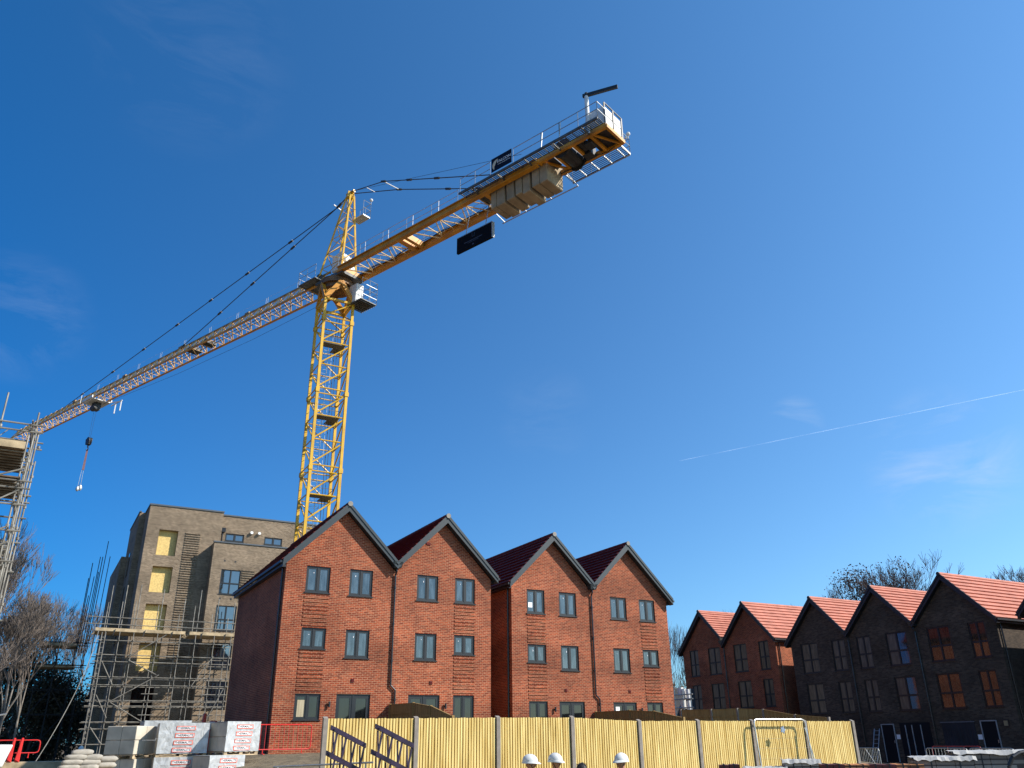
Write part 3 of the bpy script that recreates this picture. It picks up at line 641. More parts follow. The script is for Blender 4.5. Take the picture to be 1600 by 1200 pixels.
for (a,b_) in (((-2.6,24.95,5.3),(-1.2,24.95,6.3)),((-3,25,4.4),(-1.3,25,5.3)),((-2.8,24.95,3.1),(-1.2,24.95,4.3)),((-3.2,26,1.0),(-1.2,26,3.0)),((-3.4,24.95,5.9),(-1.2,24.95,6.9)),((-3.2,24.95,3.7),(-1.2,24.95,4.9))):
    m=MB(); m.tube(a,b_,.0242,6); part('brace',m,TUBE,sc3)
for z in (7.42,6.62,4.95):
    m=MB(); y=24.95
    while y<27.4: m.box(-5.6+random.uniform(-.1,.1),-1.30+random.uniform(-.08,.08),y,y+.215,z,z+.038); y+=.225
    part('boards',m,BOARD_D,sc3)
    m=MB()
    for k in range(8): m.tube((-5.4,25.1+k*.28,z-.03),(-1.2,25.1+k*.28,z-.03),.024,5)
    part('board_bearer',m,TUBE,sc3)
    if z>7: m=MB(); m.box(-5.6,-1.3,24.86,24.90,z+.0,z+.2); part('toe_board',m,BOARD,sc3)
m=MB()
for k in range(12): m.bar((-5.5+k*.35,25.05,7.7),(-5.3+k*.35,25.05,7.95),.02)
m.tube((-5.5,25.05,7.7),(-1.3,25.05,7.7),.02); part('lattice_beam',m,TUBE,sc3)
t=thing('unseen_shade_block','grey blockwork building under construction behind the left scaffold tower','building',(-14,20,-1.6))  # out of view, added to cut the sky light on the terrace fronts
m=MB(); m.box(-24,-6.2,2,27.2,-1.8,7.3); part('wall',m,BLOCK,t); m=MB(); m.box(-24.2,-6.0,1.8,27.4,7.3,7.6); part('roof_slab',m,CONC,t)
for y_ in (5,10,15,20):
    for z_ in (.2,3.2): m=MB(); m.box(-6.22,-6.12,y_,y_+1.6,z_,z_+1.5); part('window',m,GLASS_D,t)
# rope from the platform to the ground
m=MB(); pts=[(3.6-2.4*(k/14)**1.6, 66.7, 7.4-8.6*(k/14)) for k in range(15)]; m.path(pts,.03,4)
solo('rope',m,mat_plain('grey_rope',(.30,.29,.26),.9),'slack pale rope hanging from the left end of the boarded scaffold to the ground','rope')

# ------------------------------------------------------------------ crane
C=Vector((14.2,51.1,0)); DD=Vector((.357,-.934,0)).normalized(); PPv=Vector((-DD.y,DD.x,0)); P0=.2
def J(s,p,z): q=C+DD*s+PPv*(p+P0); return (q.x,q.y,z)
crane=thing('tower_crane','yellow lattice tower crane standing behind the red brick houses','tower crane',(14.2,51.1,-1.2))
# mast
joint=[27.05-5.42*k for k in range(6)]; ZT=28.7
m=MB()
for sx in (-1,1):
    for sy in (-1,1):
        x,y=14.2+sx,51.1+sy
        m.bar((x,y,-1.2),(x,y,ZT),.18)
        for z in joint:
            m.bar((x,y,z-.16),(x,y,z+.16),.25); m.bar((x+sx*.10,y,z-.13),(x+sx*.10,y,z+.13),.12)
part('mast_leg',m,YEL,crane)
def face(mb,a,b,z,h,flip):
    mb.tube((*a,z),(*b,z),.045,6); lo,hi=(a,b) if not flip else (b,a)
    mb.tube((*lo,z+.05),(*hi,z+h-.06),.05,6)
cs=[(13.2,50.1),(15.2,50.1),(15.2,52.1),(13.2,52.1)]
m=MB()
for k in range(len(joint)):
    zt=joint[k]
    for f in range(4):
        a,b_=cs[f],cs[(f+1)%4]
        for q in range(3):
            z=zt-5.42+.22+q*1.73; face(m,a,b_,z,1.73,f%2==1)
        m.tube((*a,zt-.2),(*b_,zt-.2),.045,6)
for f in range(4):
    a,b_=cs[f],cs[(f+1)%4]; m.tube((*a,27.25),(*b_,27.25),.05,6); m.tube((*a,27.3),(*b_,28.6),.055,6)
    m.bar((*a,28.65),(*b_,28.65),.16)
part('mast_bracing',m,YEL,crane)
m=MB()
for k in range(5):
    z0=joint[k]-5.42; 
    for x in (13.75,14.15): m.bar((x,51.75,z0),(x,51.75,z0+5.3),.04)
    for r_ in range(17): m.tube((13.75,51.75,z0+.2+r_*.3),(14.15,51.75,z0+.2+r_*.3),.014,4)
    for hz in range(6):     # safety hoops
        zz=z0+.6+hz*.85
        pts=[(13.95+.36*math.cos(t_),51.4+.36*math.sin(t_),zz) for t_ in [math.pi*(.75+1.5*i/8) for i in range(9)]]
        m.path(pts,.016,4)
    for t_ in (1.1,1.5,1.9):
        m.bar((13.95+.36*math.cos(math.pi*t_),51.4+.36*math.sin(math.pi*t_),z0+.5),(13.95+.36*math.cos(math.pi*t_),51.4+.36*math.sin(math.pi*t_),z0+4.9),.022)
part('mast_ladder',m,GALV,crane)
for k in range(5):
    z0=joint[k]-1.7; m=MB(); m.box(13.45,14.95,50.35,51.1,z0,z0+.04); m.box(14.3,14.95,51.1,51.9,z0,z0+.04)
    m.path([(13.45,50.38,z0+.5),(14.95,50.38,z0+.5),(14.95,51.9,z0+.5)],.02,4)
    part('rest_platform',m,GALV_D,crane)
m=MB(); m.path([(14.55,51.6,z) for z in range(-1,29)],.025,4); m.path([(14.65,51.3,z) for z in range(-1,29)],.018,4); part('power_cable',m,STEEL_D,crane)
# head of the mast: sloping legs to the ring
m=MB(); R=1.05
for f in range(4):
    a=Vector((*cs[f],28.7)); b_=Vector((*cs[(f+1)%4],28.7)); mid=(a+b_)/2; cdir=Vector((14.2,51.1,28.7)); top=cdir+(mid-cdir).normalized()*R; top.z=30.25
    m.bar(a,top,.26,.3); m.bar(b_,top,.26,.3)
    m.poly([a,a+Vector((0,0,.5)),top+Vector((0,0,.1)),top-Vector((0,0,.5))]); m.poly([b_,b_+Vector((0,0,.5)),top+Vector((0,0,.1)),top-Vector((0,0,.5))])
part('mast_head',m,YEL_W,crane,normals=False)
m=MB(); m.tube((14.2,51.1,30.2),(14.2,51.1,30.62),1.15,28); m.tube((14.2,51.1,29.9),(14.2,51.1,30.2),.95,20); part('slewing_ring',m,mat_plain('rusty_brown_steel',(.16,.08,.03),.6,noise=.3),crane)
# slewing platform
m=MB()
for s0,s1 in ((-1.5,1.5),): 
    m.hexa([J(s0,-1.0,30.62),J(s1,-1.0,30.62),J(s1,1.0,30.62),J(s0,1.0,30.62),J(s0,-1.0,30.85),J(s1,-1.0,30.85),J(s1,1.0,30.85),J(s0,1.0,30.85)])
m.hexa([J(-3.0,-1.45,30.95),J(-1.0,-1.45,30.95),J(-1.0,1.0,30.95),J(-3.0,1.0,30.95),J(-3.0,-1.45,31.02),J(-1.0,-1.45,31.02),J(-1.0,1.0,31.02),J(-3.0,1.0,31.02)])
part('slewing_platform',m,GALV_D,crane)
for (s,p,r_,z0,z1) in ((-1.6,-.6,.22,30.9,31.7),(-1.2,.7,.2,30.9,31.6),(-2.2,-.4,.18,31,31.5)):
    m=MB(); a=J(s,p,z0); b_=J(s,p,z1); m.tube(a,b_,r_,10); m.tube(b_,(b_[0],b_[1],b_[2]+.1),r_*.6,8); part('slewing_motor',m,STEEL_D,crane)
def rail(mb,pts,h=1.05,mid=True,step=2.0,r=.02,h0=0):
    for a,b_ in zip(pts,pts[1:]):
        a=Vector(a); b_=Vector(b_); L_=(b_-a).length; n=max(1,round(L_/step))
        for k in range(n+1): 
            q=a.lerp(b_,k/n); mb.tube(q+Vector((0,0,h0)),q+Vector((0,0,h)),r,5)
        for hh in ((h,h*.52) if mid else (h,)): mb.tube(a+Vector((0,0,hh)),b_+Vector((0,0,hh)),r,5)
m=MB(); rail(m,[J(-1.0,-1.45,31),J(-3.0,-1.45,31),J(-3.0,1.0,31)],1.1,step=1.0); part('handrail',m,GALV,crane)
# cathead
APX=J(.72,-.2,38.2); m=MB(); base=[J(1.0,-.7,30.9),J(1.0,.7,30.9),J(-1.7,.75,30.95),J(-1.7,-.75,30.95)]; tops_=[J(.95,-.38,37.9),J(.95,-.02,37.9),J(.5,-.02,37.9),J(.5,-.38,37.9)]
for a,b_ in zip(base,tops_): m.bar(a,b_,.12)
def ler(a,b_,t): return Vector(a).lerp(Vector(b_),t)
for f in range(4):
    g_=(f+1)%4
    for k in range(6):
        t0,t1=k/6,(k+1)/6
        m.tube(ler(base[f],tops_[f],t0),ler(base[g_],tops_[g_],t1),.03,5) if (k+f)%2 else m.tube(ler(base[g_],tops_[g_],t0),ler(base[f],tops_[f],t1),.03,5)
        m.tube(ler(base[f],tops_[f],t1),ler(base[g_],tops_[g_],t1),.028,5)
q=Vector(APX); m.hexa([q+Vector(v) for v in ((-.28,-.2,-.45),(.28,-.2,-.45),(.28,.2,-.45),(-.28,.2,-.45),(-.22,-.14,.12),(.22,-.14,.12),(.22,.14,.12),(-.22,.14,.12))])
m.tube(J(.3,-.2,38.25),J(1.15,-.2,38.25),.12,8)
part('cathead',m,YEL,crane)
m=MB(); zz=36.1
m.hexa([J(.5,.3,zz),J(1.75,.3,zz),J(1.75,1.0,zz),J(.5,1.0,zz),J(.5,.3,zz+.06),J(1.75,.3,zz+.06),J(1.75,1.0,zz+.06),J(.5,1.0,zz+.06)])
rail(m,[J(.5,1.0,zz),J(1.75,1.0,zz),J(1.75,.3,zz)],1.3,step=.7)
m.tube(J(1.75,1.0,zz+1.3),J(1.75,1.0,zz+1.55),.03); part('apex_platform',m,GALV,crane)
m=MB(); m.ball(J(1.75,1.0,zz+1.65),.13); part('warning_light',m,WHITE,crane)
m=MB(); m.hexa([J(-.9,-.15,31.9),J(.5,-.15,31.9),J(.5,1.0,31.9),J(-.9,1.0,31.9),J(-.9,-.15,33.2),J(.1,-.15,33.4),J(.1,1.0,33.2),J(-.9,1.0,33.0)]); part('control_cabinet',m,WHITE,crane,bevel=.04)
# cab
m=MB(); zc=28.6
cabp=[J(.9,.15,zc),J(2.45,.15,zc),J(2.45,1.55,zc),J(.9,1.55,zc)]
m.hexa([*cabp,*[(a[0],a[1],a[2]+.07) for a in cabp]])
for k in range(8): m.bar(J(.9+k*.2,.15,zc-.05),J(.9+k*.2,1.55,zc-.05),.05)
part('cab_platform',m,GALV_D,crane)
m=MB(); rail(m,[J(.9,1.55,zc),J(2.45,1.55,zc),J(2.45,.15,zc)],1.75,step=.75)
for hz in (.45,1.3): m.path([J(.9,1.55,zc+hz),J(2.45,1.55,zc+hz),J(2.45,.15,zc+hz)],.018,4)
part('cab_railing',m,GALV,crane)
m=MB(); q=[J(.95,.2,zc+.1),J(1.7,.2,zc+.1),J(1.7,.85,zc+.1),J(.95,.85,zc+.1)]; q2=[J(.95,.2,zc+1.55),J(1.8,.2,zc+1.55),J(1.8,.85,zc+1.55),J(.95,.85,zc+1.55)]
m.hexa(q+q2); cb=part('operator_cab',m,WHITE,crane,bevel=.04)
m=MB(); m.hexa([J(1.05,.86,zc+.7),J(1.6,.86,zc+.7),J(1.6,.88,zc+.7),J(1.05,.88,zc+.7),J(1.05,.86,zc+1.4),J(1.7,.86,zc+1.4),J(1.7,.88,zc+1.4),J(1.05,.88,zc+1.4)]); part('cab_window',m,GLASS_B,cb)
# counter jib
H=30.75; GW=.92; ST,EN=.95,24.0
m=MB()
for p in (-GW,GW):
    for (z0,z1,w_) in ((H,H+.06,.16),(H+.42,H+.48,.16),(H+.06,H+.42,.05)):
        a,b_=p-w_,p+w_; m.hexa([J(ST,a,z0),J(19.2,a,z0),J(19.2,b_,z0),J(ST,b_,z0),J(ST,a,z1),J(19.2,a,z1),J(19.2,b_,z1),J(ST,b_,z1)])
part('counter_jib_girder',m,YEL_W,crane)
m=MB()
for p in (-GW,GW): m.bar(J(19.2,p*.93,H+.3),J(EN,p*.93,H+.3),.16,.34)
for s in (19.3,20.4,21.7,22.9,24.0): m.bar(J(s,-GW,H+.25),J(s,GW,H+.25),.16,.22)
m.bar(J(19.4,-GW,H+.25),J(20.3,GW,H+.25),.12); m.bar(J(23.0,-GW,H+.2),J(23.9,GW,H+.2),.1)
part('tail_frame',m,YEL_W,crane)
m=MB()
for s in (1.2,7.1,7.7,14.9): mc=MB(); mc.hexa([J(s,-GW,H+.02),J(s+.28,-GW,H+.02),J(s+.28,GW,H+.02),J(s,GW,H+.02),J(s,-GW,H+.44),J(s+.28,-GW,H+.44),J(s+.28,GW,H+.44),J(s,GW,H+.44)]); part('cross_beam',mc,YEL_W,crane)
s=1.6; sg=1
while s<14.5:
    if not (6.3<s<7.9):
        m.tube(J(s,-GW*sg,H+.1),J(s+1.1,GW*sg,H+.1),.045,6); m.tube(J(s+.2,-GW*sg,H+.42),J(s+1.3,GW*sg,H+.42),.03,5); m.tube(J(s+1.1,-GW,H+.3),J(s+1.1,GW,H+.3),.04,6)
    s+=1.15; sg=-sg
part('counter_jib_bracing',m,mat_plain('pale_sunlit_yellow',(.74,.55,.28),.45,noise=.2),crane)  # sunlit look of the struts painted in as a paler yellow
m=MB()
s=14.0
while s<19: slab_w=m.hexa([J(s,-.6,H+.5),J(s+1.9,-.6,H+.5),J(s+1.9,.6,H+.5),J(s,.6,H+.5),J(s,-.6,H+.53),J(s+1.9,-.6,H+.53),J(s+1.9,.6,H+.53),J(s,.6,H+.53)]); s+=2
part('walkway',m,GALV_D,crane)
m=MB(); m.path([J(1+k*.65,.62+.07*math.sin(k*1.3),H+.36+.05*math.sin(k*.9)) for k in range(21)],.035,5); m.path([J(1+k*.65,.52+.05*math.sin(k*1.1+1),H+.36) for k in range(21)],.02,5); part('power_cable',m,STEEL_D,crane)
m=MB(); rail(m,[J(1.0,-GW-.05,H+.45),J(12.8,-GW-.05,H+.45)],.95,step=2.4,r=.018); 
for s in (3.9,6.3,8.7,11.1): m.tube(J(s,-GW-.05,H+.45),J(s,-GW-.05,H+1.4),.018,4)
rail(m,[J(1.0,GW+.05,H+.45),J(19.0,GW+.05,H+.45)],.95,step=2.4,r=.018)
part('handrail',m,GALV,crane)
# side platforms at the tail
m=MB()
def slab(mb,s0,s1,p0,p1,z,t=.05): mb.hexa([J(s0,p0,z),J(s1,p0,z),J(s1,p1,z),J(s0,p1,z),J(s0,p0,z+t),J(s1,p0,z+t),J(s1,p1,z+t),J(s0,p1,z+t)])

for k in range(6): m.bar(J(13.6,-1.68+k*.115,H+.32),J(EN,-1.68+k*.115,H+.32),.045,.03)
for k in range(21): m.bar(J(13.7+k*.5,-1.72,H+.30),J(13.7+k*.5,-1.05,H+.30),.04,.03)
m.bar(J(13.6,-1.72,H+.28),J(EN,-1.72,H+.28),.06,.14)

for k in range(7): m.bar(J(19.6,1.14+k*.145,H+.30),J(EN-.3,1.14+k*.145,H+.30),.03,.03)
for s in (14.6,16.7,18.8,20.9,22.9): m.bar(J(s,-1.75,H+.22),J(s,-.95,H+.22),.06,.1)
part('side_platform',m,GALV_D,crane)
m=MB()
for s in (19.8,20.7,21.6,22.5,23.4): m.bar(J(s,1.08,H+.2),J(s,2.05,H+.2),.05,.08)
m.bar(J(19.6,2.05,H+.28),J(EN-.3,2.05,H+.28),.06,.12); m.bar(J(14,2.0,H-.15),J(20,2.0,H-.15),.05,.05); m.bar(J(EN-.3,1.08,H+.28),J(EN-.3,2.05,H+.28),.06,.12)
for s in (14.2,16,18,20): m.bar(J(s,GW,H+.1),J(s,2.0,H-.15),.04)
rail(m,[J(19.6,2.05,H+.3),J(EN-.3,2.05,H+.3),J(EN-.3,1.1,H+.3)],1.1,step=1.4,r=.022)
part('side_railing',m,GALV,crane)
m=MB(); rail(m,[J(13.7,-1.7,H+.32),J(16.2,-1.7,H+.32)],1.05,step=1.2,r=.022); part('tail_handrail',m,GALV,crane); m=MB(); rail(m,[J(18.0,-1.7,H+.32),J(20.1,-1.7,H+.32)],1.1,step=2.1,r=.024); rail(m,[J(20.1,-1.7,H+.32),J(21.4,-1.7,H+.32)],1.1,step=1.2,r=.024); rail(m,[J(21.4,-1.7,H+.32),J(EN,-1.7,H+.32),J(EN,-.9,H+.32)],1.1,step=1.3,r=.024)
for s in (20.1,21.4): m.bar(J(s,-1.72,H+.3),J(s+.12,-1.72,H+1.4),.04)
part('tail_handrail',m,GALV,crane)
# ballast
s=15.25
for (wd,drop,pl,pr) in ((.50,1.02,-.62,.92),(.72,1.05,-.62,1.0),(.12,0,0,0),(.68,1.0,-.62,.98),(.13,0,0,0),(.55,1.0,-.68,.9),(.62,1.12,-.62,1.05),(.14,0,0,0),(.62,.98,-.62,.98),(.66,.98,-.62,1.0)):
    if drop:
        m=MB(); z0=H-drop; z1=H+.75
        m.hexa([J(s,pl+.04,z0),J(s+wd*.93-.03,pl+.04,z0),J(s+wd*.93-.03,pr-.04,z0),J(s,pr-.04,z0),J(s,pl,z1),J(s+wd*.93-.03,pl,z1),J(s+wd*.93-.03,pr,z1),J(s,pr,z1)])
        part('ballast_block',m,CONC,crane,bevel=.04)
    s+=wd*.93
# hoist, cabinets, davit
m=MB(); m.tube(J(20.9,-.75,H+.45),J(20.9,.75,H+.45),.48,18); m.tube(J(20.9,-.8,H+.45),J(20.9,-.74,H+.45),.62,18); m.tube(J(20.9,.74,H+.45),J(20.9,.8,H+.45),.62,18); m.tube(J(22.0,-.7,H+.5),J(22.0,.1,H+.5),.3,12); part('hoist_winch',m,STEEL_D,crane)
for q in ((22.5,23.9,-.8,.8,H+.30,.12),(21.6,22.2,.2,.8,H+.1,.6),(22.3,22.8,-.6,.0,H-.02,.3),(19.5,20.1,-.5,.3,H+.3,.5)):
    m=MB(); slab(m,*q); part('machinery_box',m,STEEL_D,crane,bevel=.03)
m=MB(); m.path([J(19.0+k*.5,.75+.08*math.sin(k*1.9),H+.12+.09*math.sin(k*1.3)) for k in range(10)],.03,5); part('hydraulic_hose',m,STEEL_D,crane)
m=MB(); slab(m,22.9,23.9,-.85,.85,H+.45,1.35); cbn=part('electrical_cabinet',m,mat_plain('light_grey_paint',(.60,.61,.60),.45,noise=.06),crane,bevel=.03)
m=MB()
for q in (-.8,.03): slab(m,23.905,23.93,q+.03,q+.76,H+.62,.5); slab(m,23.905,23.93,q+.03,q+.76,H+1.2,.52)
part('cabinet_door',m,WHITE,cbn)
m=MB()
for q in (-.88,0,.88): m.bar(J(23.95,q,H+.4),J(23.95,q,H+1.95),.07)
m.bar(J(23.95,-.9,H+1.95),J(23.95,.9,H+1.95),.06); part('cabinet_frame',m,ANTH,cbn)
m=MB(); m.tube(J(23.7,2.0,H+1.4),J(23.7,2.0,H+1.62),.03); m.ball(J(23.7,2.0,H+1.72),.13); m.ball(J(23.55,1.95,H+1.5),.09); part('warning_light',m,WHITE,crane)
m=MB(); m.tube(J(22.85,-.92,H+.3),J(22.85,-.92,33.75),.12,10); m.bar(J(22.6,-.92,H+.4),J(22.8,-.92,H+1.7),.06); part('davit_post',m,mat_plain('pale_grey_paint',(.62,.62,.60),.4,noise=.1),crane)
m=MB(); m.bar(J(22.65,-.98,33.85),J(24.65,-.42,33.75),.14,.2); m.tube(J(22.85,-.92,33.7),J(22.85,-.92,34.0),.1,8); part('davit_arm',m,STEEL_D,crane)
# ties
def tie(name,pts,knots):
    m=MB(); m.path(pts,.035,6)
    for a,b_,t in knots: q=ler(a,b_,t); d=(Vector(b_)-Vector(a)).normalized(); m.tube(q-d*.25,q+d*.25,.085,6)
    part(name,m,STEEL_D,crane)
TL=J(1.0,-.35,38.15); TR=J(1.0,-.05,38.15); L1=J(5.2,-.78,36.75); R1=J(5.2,.72,36.9)
EL=J(16.2,-.88,31.7); ER=J(16.2,.9,31.7)
tie('tie_bar',[TL,L1,EL],[(L1,EL,.0),(L1,EL,.25),(L1,EL,.5)]); tie('tie_bar',[TR,R1,ER],[(R1,ER,0),(R1,ER,.45),(R1,ER,.7)])
m=MB(); m.tube(L1,R1,.04,6); m.tube(J(3.0,-.5,37.45),J(3.0,.3,37.5),.025,5); part('tie_spacer',m,WHITE,crane)
m=MB(); m.tube(J(1,-.2,38.3),J(18,-.9,H+1.5),.012,4); part('rope',m,STEEL_D,crane)
K0=J(.45,-.2,38.15); K1=J(-.85,-.2,37.6); SL=.028
def zj(s): return H+.0+(-s)*SL   # jib bottom rises towards its tip
HT=1.35
IN=J(-22.5,0,zj(-22.5)+HT); OUT=J(-47,0,zj(-47)+HT-.1)
tie('jib_tie',[K0,K1,IN],[(K0,K1,.8),(K1,IN,.25),(K1,IN,.5),(K1,IN,.72),(K1,IN,.98)]); 
K2=J(-.85,-.05,37.8); tie('jib_tie',[K0,K2,OUT],[(K0,K2,.8),(K2,OUT,.13),(K2,OUT,.26),(K2,OUT,.38),(K2,OUT,.5),(K2,OUT,.63),(K2,OUT,.76),(K2,OUT,.9)])
m=MB(); m.bar(J(-.85,-.5,37.75),J(-.85,.35,37.6),.07); part('tie_spacer',m,WHITE,crane)
# jib
hw_=.70; JE=-59.0
mt=MB(); mt.bar(J(-1.2,0,zj(-1.2)+HT),J(JE,0,zj(JE)+HT-.15),.12,.12); 
for s in (-12,-22.5,-33,-44): mt.bar(J(s-.3,0,zj(s)+HT+.02),J(s+.3,0,zj(s)+HT+.02),.2,.2)
part('jib_top_chord',mt,mat_plain('brown_worn_chord',(.30,.17,.05),.55,noise=.2),crane)
m=MB()
for p in (-hw_,hw_): m.bar(J(-.6,p,zj(-.6)+.06),J(JE,p,zj(JE)+.06),.13,.12)
part('jib_bottom_chord',m,YEL_W,crane)
m=MB(); s=-1.4; st_=1.36
while s>JE+1.2:
    e_=s-st_; md=s-st_/2
    for p in (-hw_,hw_):
        m.tube(J(s,p,zj(s)+.1),J(md,0,zj(md)+HT),.05,5); m.tube(J(md,0,zj(md)+HT),J(e_,p,zj(e_)+.1),.05,5)
        if s>-24: m.tube(J(md,p,zj(md)+.1),J((s+md)/2,p*.5,zj(md)+HT*.5),.024,4)
    m.tube(J(s,-hw_,zj(s)+.06),J(s,hw_,zj(s)+.06),.032,5); m.tube(J(s,-hw_,zj(s)+.06),J(e_,hw_,zj(e_)+.06),.028,5)
    s=e_
part('jib_lacing',m,mat_plain('sunlit_orange_lacing',(.60,.36,.13),.45,noise=.25,scale=2),crane)  # lacing lightened in the base colour to look sunlit
m=MB()
for p in (-.22,.12): m.bar(J(-1.5,p,zj(-1.5)+.16),J(-48,p,zj(-48)+.16),.05,.03)
s=-1.7
while s>-48: m.bar(J(s,-.22,zj(s)+.17),J(s,.12,zj(s)+.17),.03,.02); s-=.5
part('jib_walkway',m,GALV_D,crane)
m=MB()
for k in range(9):
    s=-5-k*4.2; m.tube(J(s,.0,zj(s)+HT),J(s,.0,zj(s)+HT+.62),.016,4); m.tube(J(s-.25,.0,zj(s)+HT),J(s-.25,.0,zj(s)+HT+.62),.016,4)
m.path([J(-1,0,32.9)]+[J(-5-k*4.2,0,zj(-5-k*4.2)+HT+.6) for k in range(9)],.006,3)
part('jib_lifeline',m,GALV,crane)
for s in (-17.2,-19.5): 
    m=MB(); slab(m,s-.9,s,-.5,.5,zj(s)+.2,.3); part('trolley_winch',m,STEEL_D,crane)
# trolley
s=-38.3; zt_=zj(s)
m=MB(); slab(m,s-1.1,s+1.1,-.85,.85,zt_-.22,.1); m.bar(J(s-1.1,-.95,zt_),J(s+1.1,-.95,zt_),.1,.28); m.bar(J(s-1.1,.95,zt_),J(s+1.1,.95,zt_),.1,.28)
for p in (-.95,.95): m.bar(J(s-1.6,p,zt_-.1),J(s-1.6,p,zt_+.9),.06)
m.path([J(s+1.1,1.0,zt_-.1),J(s+1.9,1.4,zt_-.1)],.05)
m.bar(J(s+1.0,1.45,zt_-.05),J(s+1.0,1.45,zt_-1.15),.10); m.bar(J(s+2.2,1.45,zt_-.05),J(s+2.2,1.45,zt_-1.15),.10); m.bar(J(s,1.45,zt_-.05),J(s+2.3,1.45,zt_-.05),.08)
tr=part('trolley',m,WHITE,crane)
m=MB(); slab(m,s-.4,s+.4,-.3,.3,zt_-.95,.75); m.tube(J(s-.5,-.1,zt_-.7),J(s+.5,-.1,zt_-.7),.3,10); part('sheave_housing',m,STEEL_D,tr)
m=MB(); m.path([J(-2,.9,H-.25),J(-12,.85,zj(-12)-.62),J(-24,.8,zj(-24)-.55),J(s,.5,zt_-.2)],.012,4); part('trolley_rope',m,STEEL_D,crane)
# signs
def basis_matrix(o,xa,za):
    xa=Vector(xa).normalized(); za=Vector(za).normalized(); ya=xa.cross(za)*-1; ya=za.cross(xa)
    mtx=Matrix((( xa.x,za.x,0,o[0]),(xa.y,za.y,0,o[1]),(xa.z,za.z,0,o[2]),(0,0,0,1)))
    n=xa.cross(za); mtx[0][2]=n.x; mtx[1][2]=n.y; mtx[2][2]=n.z; return mtx
m=MB(); z0=H+.42; m.hexa([J(16.35,-1.80,z0),J(17.95,-1.80,z0),J(17.95,-1.76,z0),J(16.35,-1.76,z0),J(16.35,-1.80,z0+1.0),J(17.95,-1.80,z0+1.0),J(17.95,-1.76,z0+1.0),J(16.35,-1.76,z0+1.0)])
sg=part('company_sign',m,NAVY,crane,bevel=.02)
def on_sign(s,z,p=-1.812): return J(s,p,z)
tx=text_mesh('FALCON',CREAM_T:=mat_plain('white_lettering',(.72,.72,.72),.5),.27)
place_mesh('lettering',tx,sg,basis_matrix(on_sign(17.37,z0+.55),DD,(0,0,1)))
tx=text_mesh('TOWER CRANE SERVICES',CREAM_T,.085); place_mesh('lettering',tx,sg,basis_matrix(on_sign(17.37,z0+.34),DD,(0,0,1)))
m=MB(); cx,cz,r1_,r2_=16.82,z0+.40,.36,.24     # cream crescent sweep
pr=None
for k in range(15):
    t=math.pi*(.42+.85*k/14); w1=.015+.09*math.sin(math.pi*k/14)
    pt=(on_sign(cx+r1_*math.cos(t),cz+r1_*1.05*math.sin(t)+.0,-1.812), on_sign(cx+(r1_-w1*2)*math.cos(t)+.02,cz+(r1_-w1*2)*math.sin(t),-1.812))
    if pr: m.poly([pr[0],pt[0],pt[1],pr[1]])
    pr=pt
part('emblem',m,CREAM,sg,normals=False)
m=MB(); s0,s1=12.05,15.0; zb_,zt2=28.05,29.15; pp_=.0
m.hexa([J(s0,pp_-.2,zb_),J(s1,pp_-.2,zb_),J(s1,pp_-.05,zb_),J(s0,pp_-.05,zb_),J(s0,pp_-.2,zt2),J(s1,pp_-.2,zt2),J(s1,pp_-.05,zt2),J(s0,pp_-.05,zt2)]); sg2=part('hanging_sign',m,mat_plain('black_sign',(.004,.004,.006),.7,spec=.1),crane)
m=MB(); m.bar(J(s1+.03,pp_-.125,zb_),J(s1+.03,pp_-.125,zt2),.18,.06); m.bar(J(s0,pp_-.125,zt2+.03),J(s1,pp_-.125,zt2+.03),.16,.05); part('sign_frame',m,GALV,sg2)
m=MB()
for s in (s0+.7,s1-.6): m.tube(J(s,pp_-.12,zt2),J(s,pp_+.2,H+.1),.03,5)
part('sign_hanger',m,GALV,sg2)
FT=mat_plain('faint_lettering',(.06,.055,.075),.5)
m=MB()
slab_=lambda s,z,w_,h:m.poly([J(s-w_/2,pp_-.206,z-h/2),J(s+w_/2,pp_-.206,z-h/2),J(s+w_/2,pp_-.206,z+h/2),J(s-w_/2,pp_-.206,z+h/2)])
slab_(13.45,28.55,1.5,.05); slab_(13.45,28.44,.9,.03); slab_(13.45,28.22,.14,.10); slab_(13.35,28.9,.03,.28); slab_(13.55,28.9,.03,.28); slab_(13.45,28.78,.23,.03)
part('emblem',m,FT,sg2,normals=False)
# hook block, hanging from the trolley
hk=thing('hook_block','dark crane hook block with a long sling, hanging below the jib','crane hook',J(-38.3,0,27.2))
zt_=zj(-38.3)-.9
m=MB()
for q in (-.28,.28): m.tube(J(-38.3+q,0,zt_),J(-38.3+q*.6,0,27.9),.014,4)
part('hoist_rope',m,STEEL_D,hk)
m=MB()
for q in (-.12,.12): m.tube(J(-38.3,q-.03,27.55),J(-38.3,q+.03,27.55),.42,14)
m.hexa([J(-38.55,-.18,27.2),J(-38.05,-.18,27.2),J(-38.05,.18,27.2),J(-38.55,.18,27.2),J(-38.7,-.18,27.8),J(-37.9,-.18,27.8),J(-37.9,.18,27.8),J(-38.7,.18,27.8)]); part('pulley_block',m,STEEL_D,hk)
m=MB(); m.tube(J(-38.3,0,27.25),J(-38.3,0,26.95),.07,6)
pts=[J(-38.3+.17*math.sin(a_),0,26.75-.17*math.cos(a_)*-1) for a_ in [math.pi*(0.0+1.5*k/8) for k in range(9)]]; m.path(pts,.05,6); part('hook',m,STEEL_D,hk)
m=MB(); m.bar(J(-38.33,.03,26.6),J(-38.35,.05,24.6),.16,.1); m.bar(J(-38.27,-.03,26.6),J(-38.32,-.05,24.6),.1,.06); part('sling',m,mat_plain('purple_brown_sling',(.16,.09,.10),.8),hk)
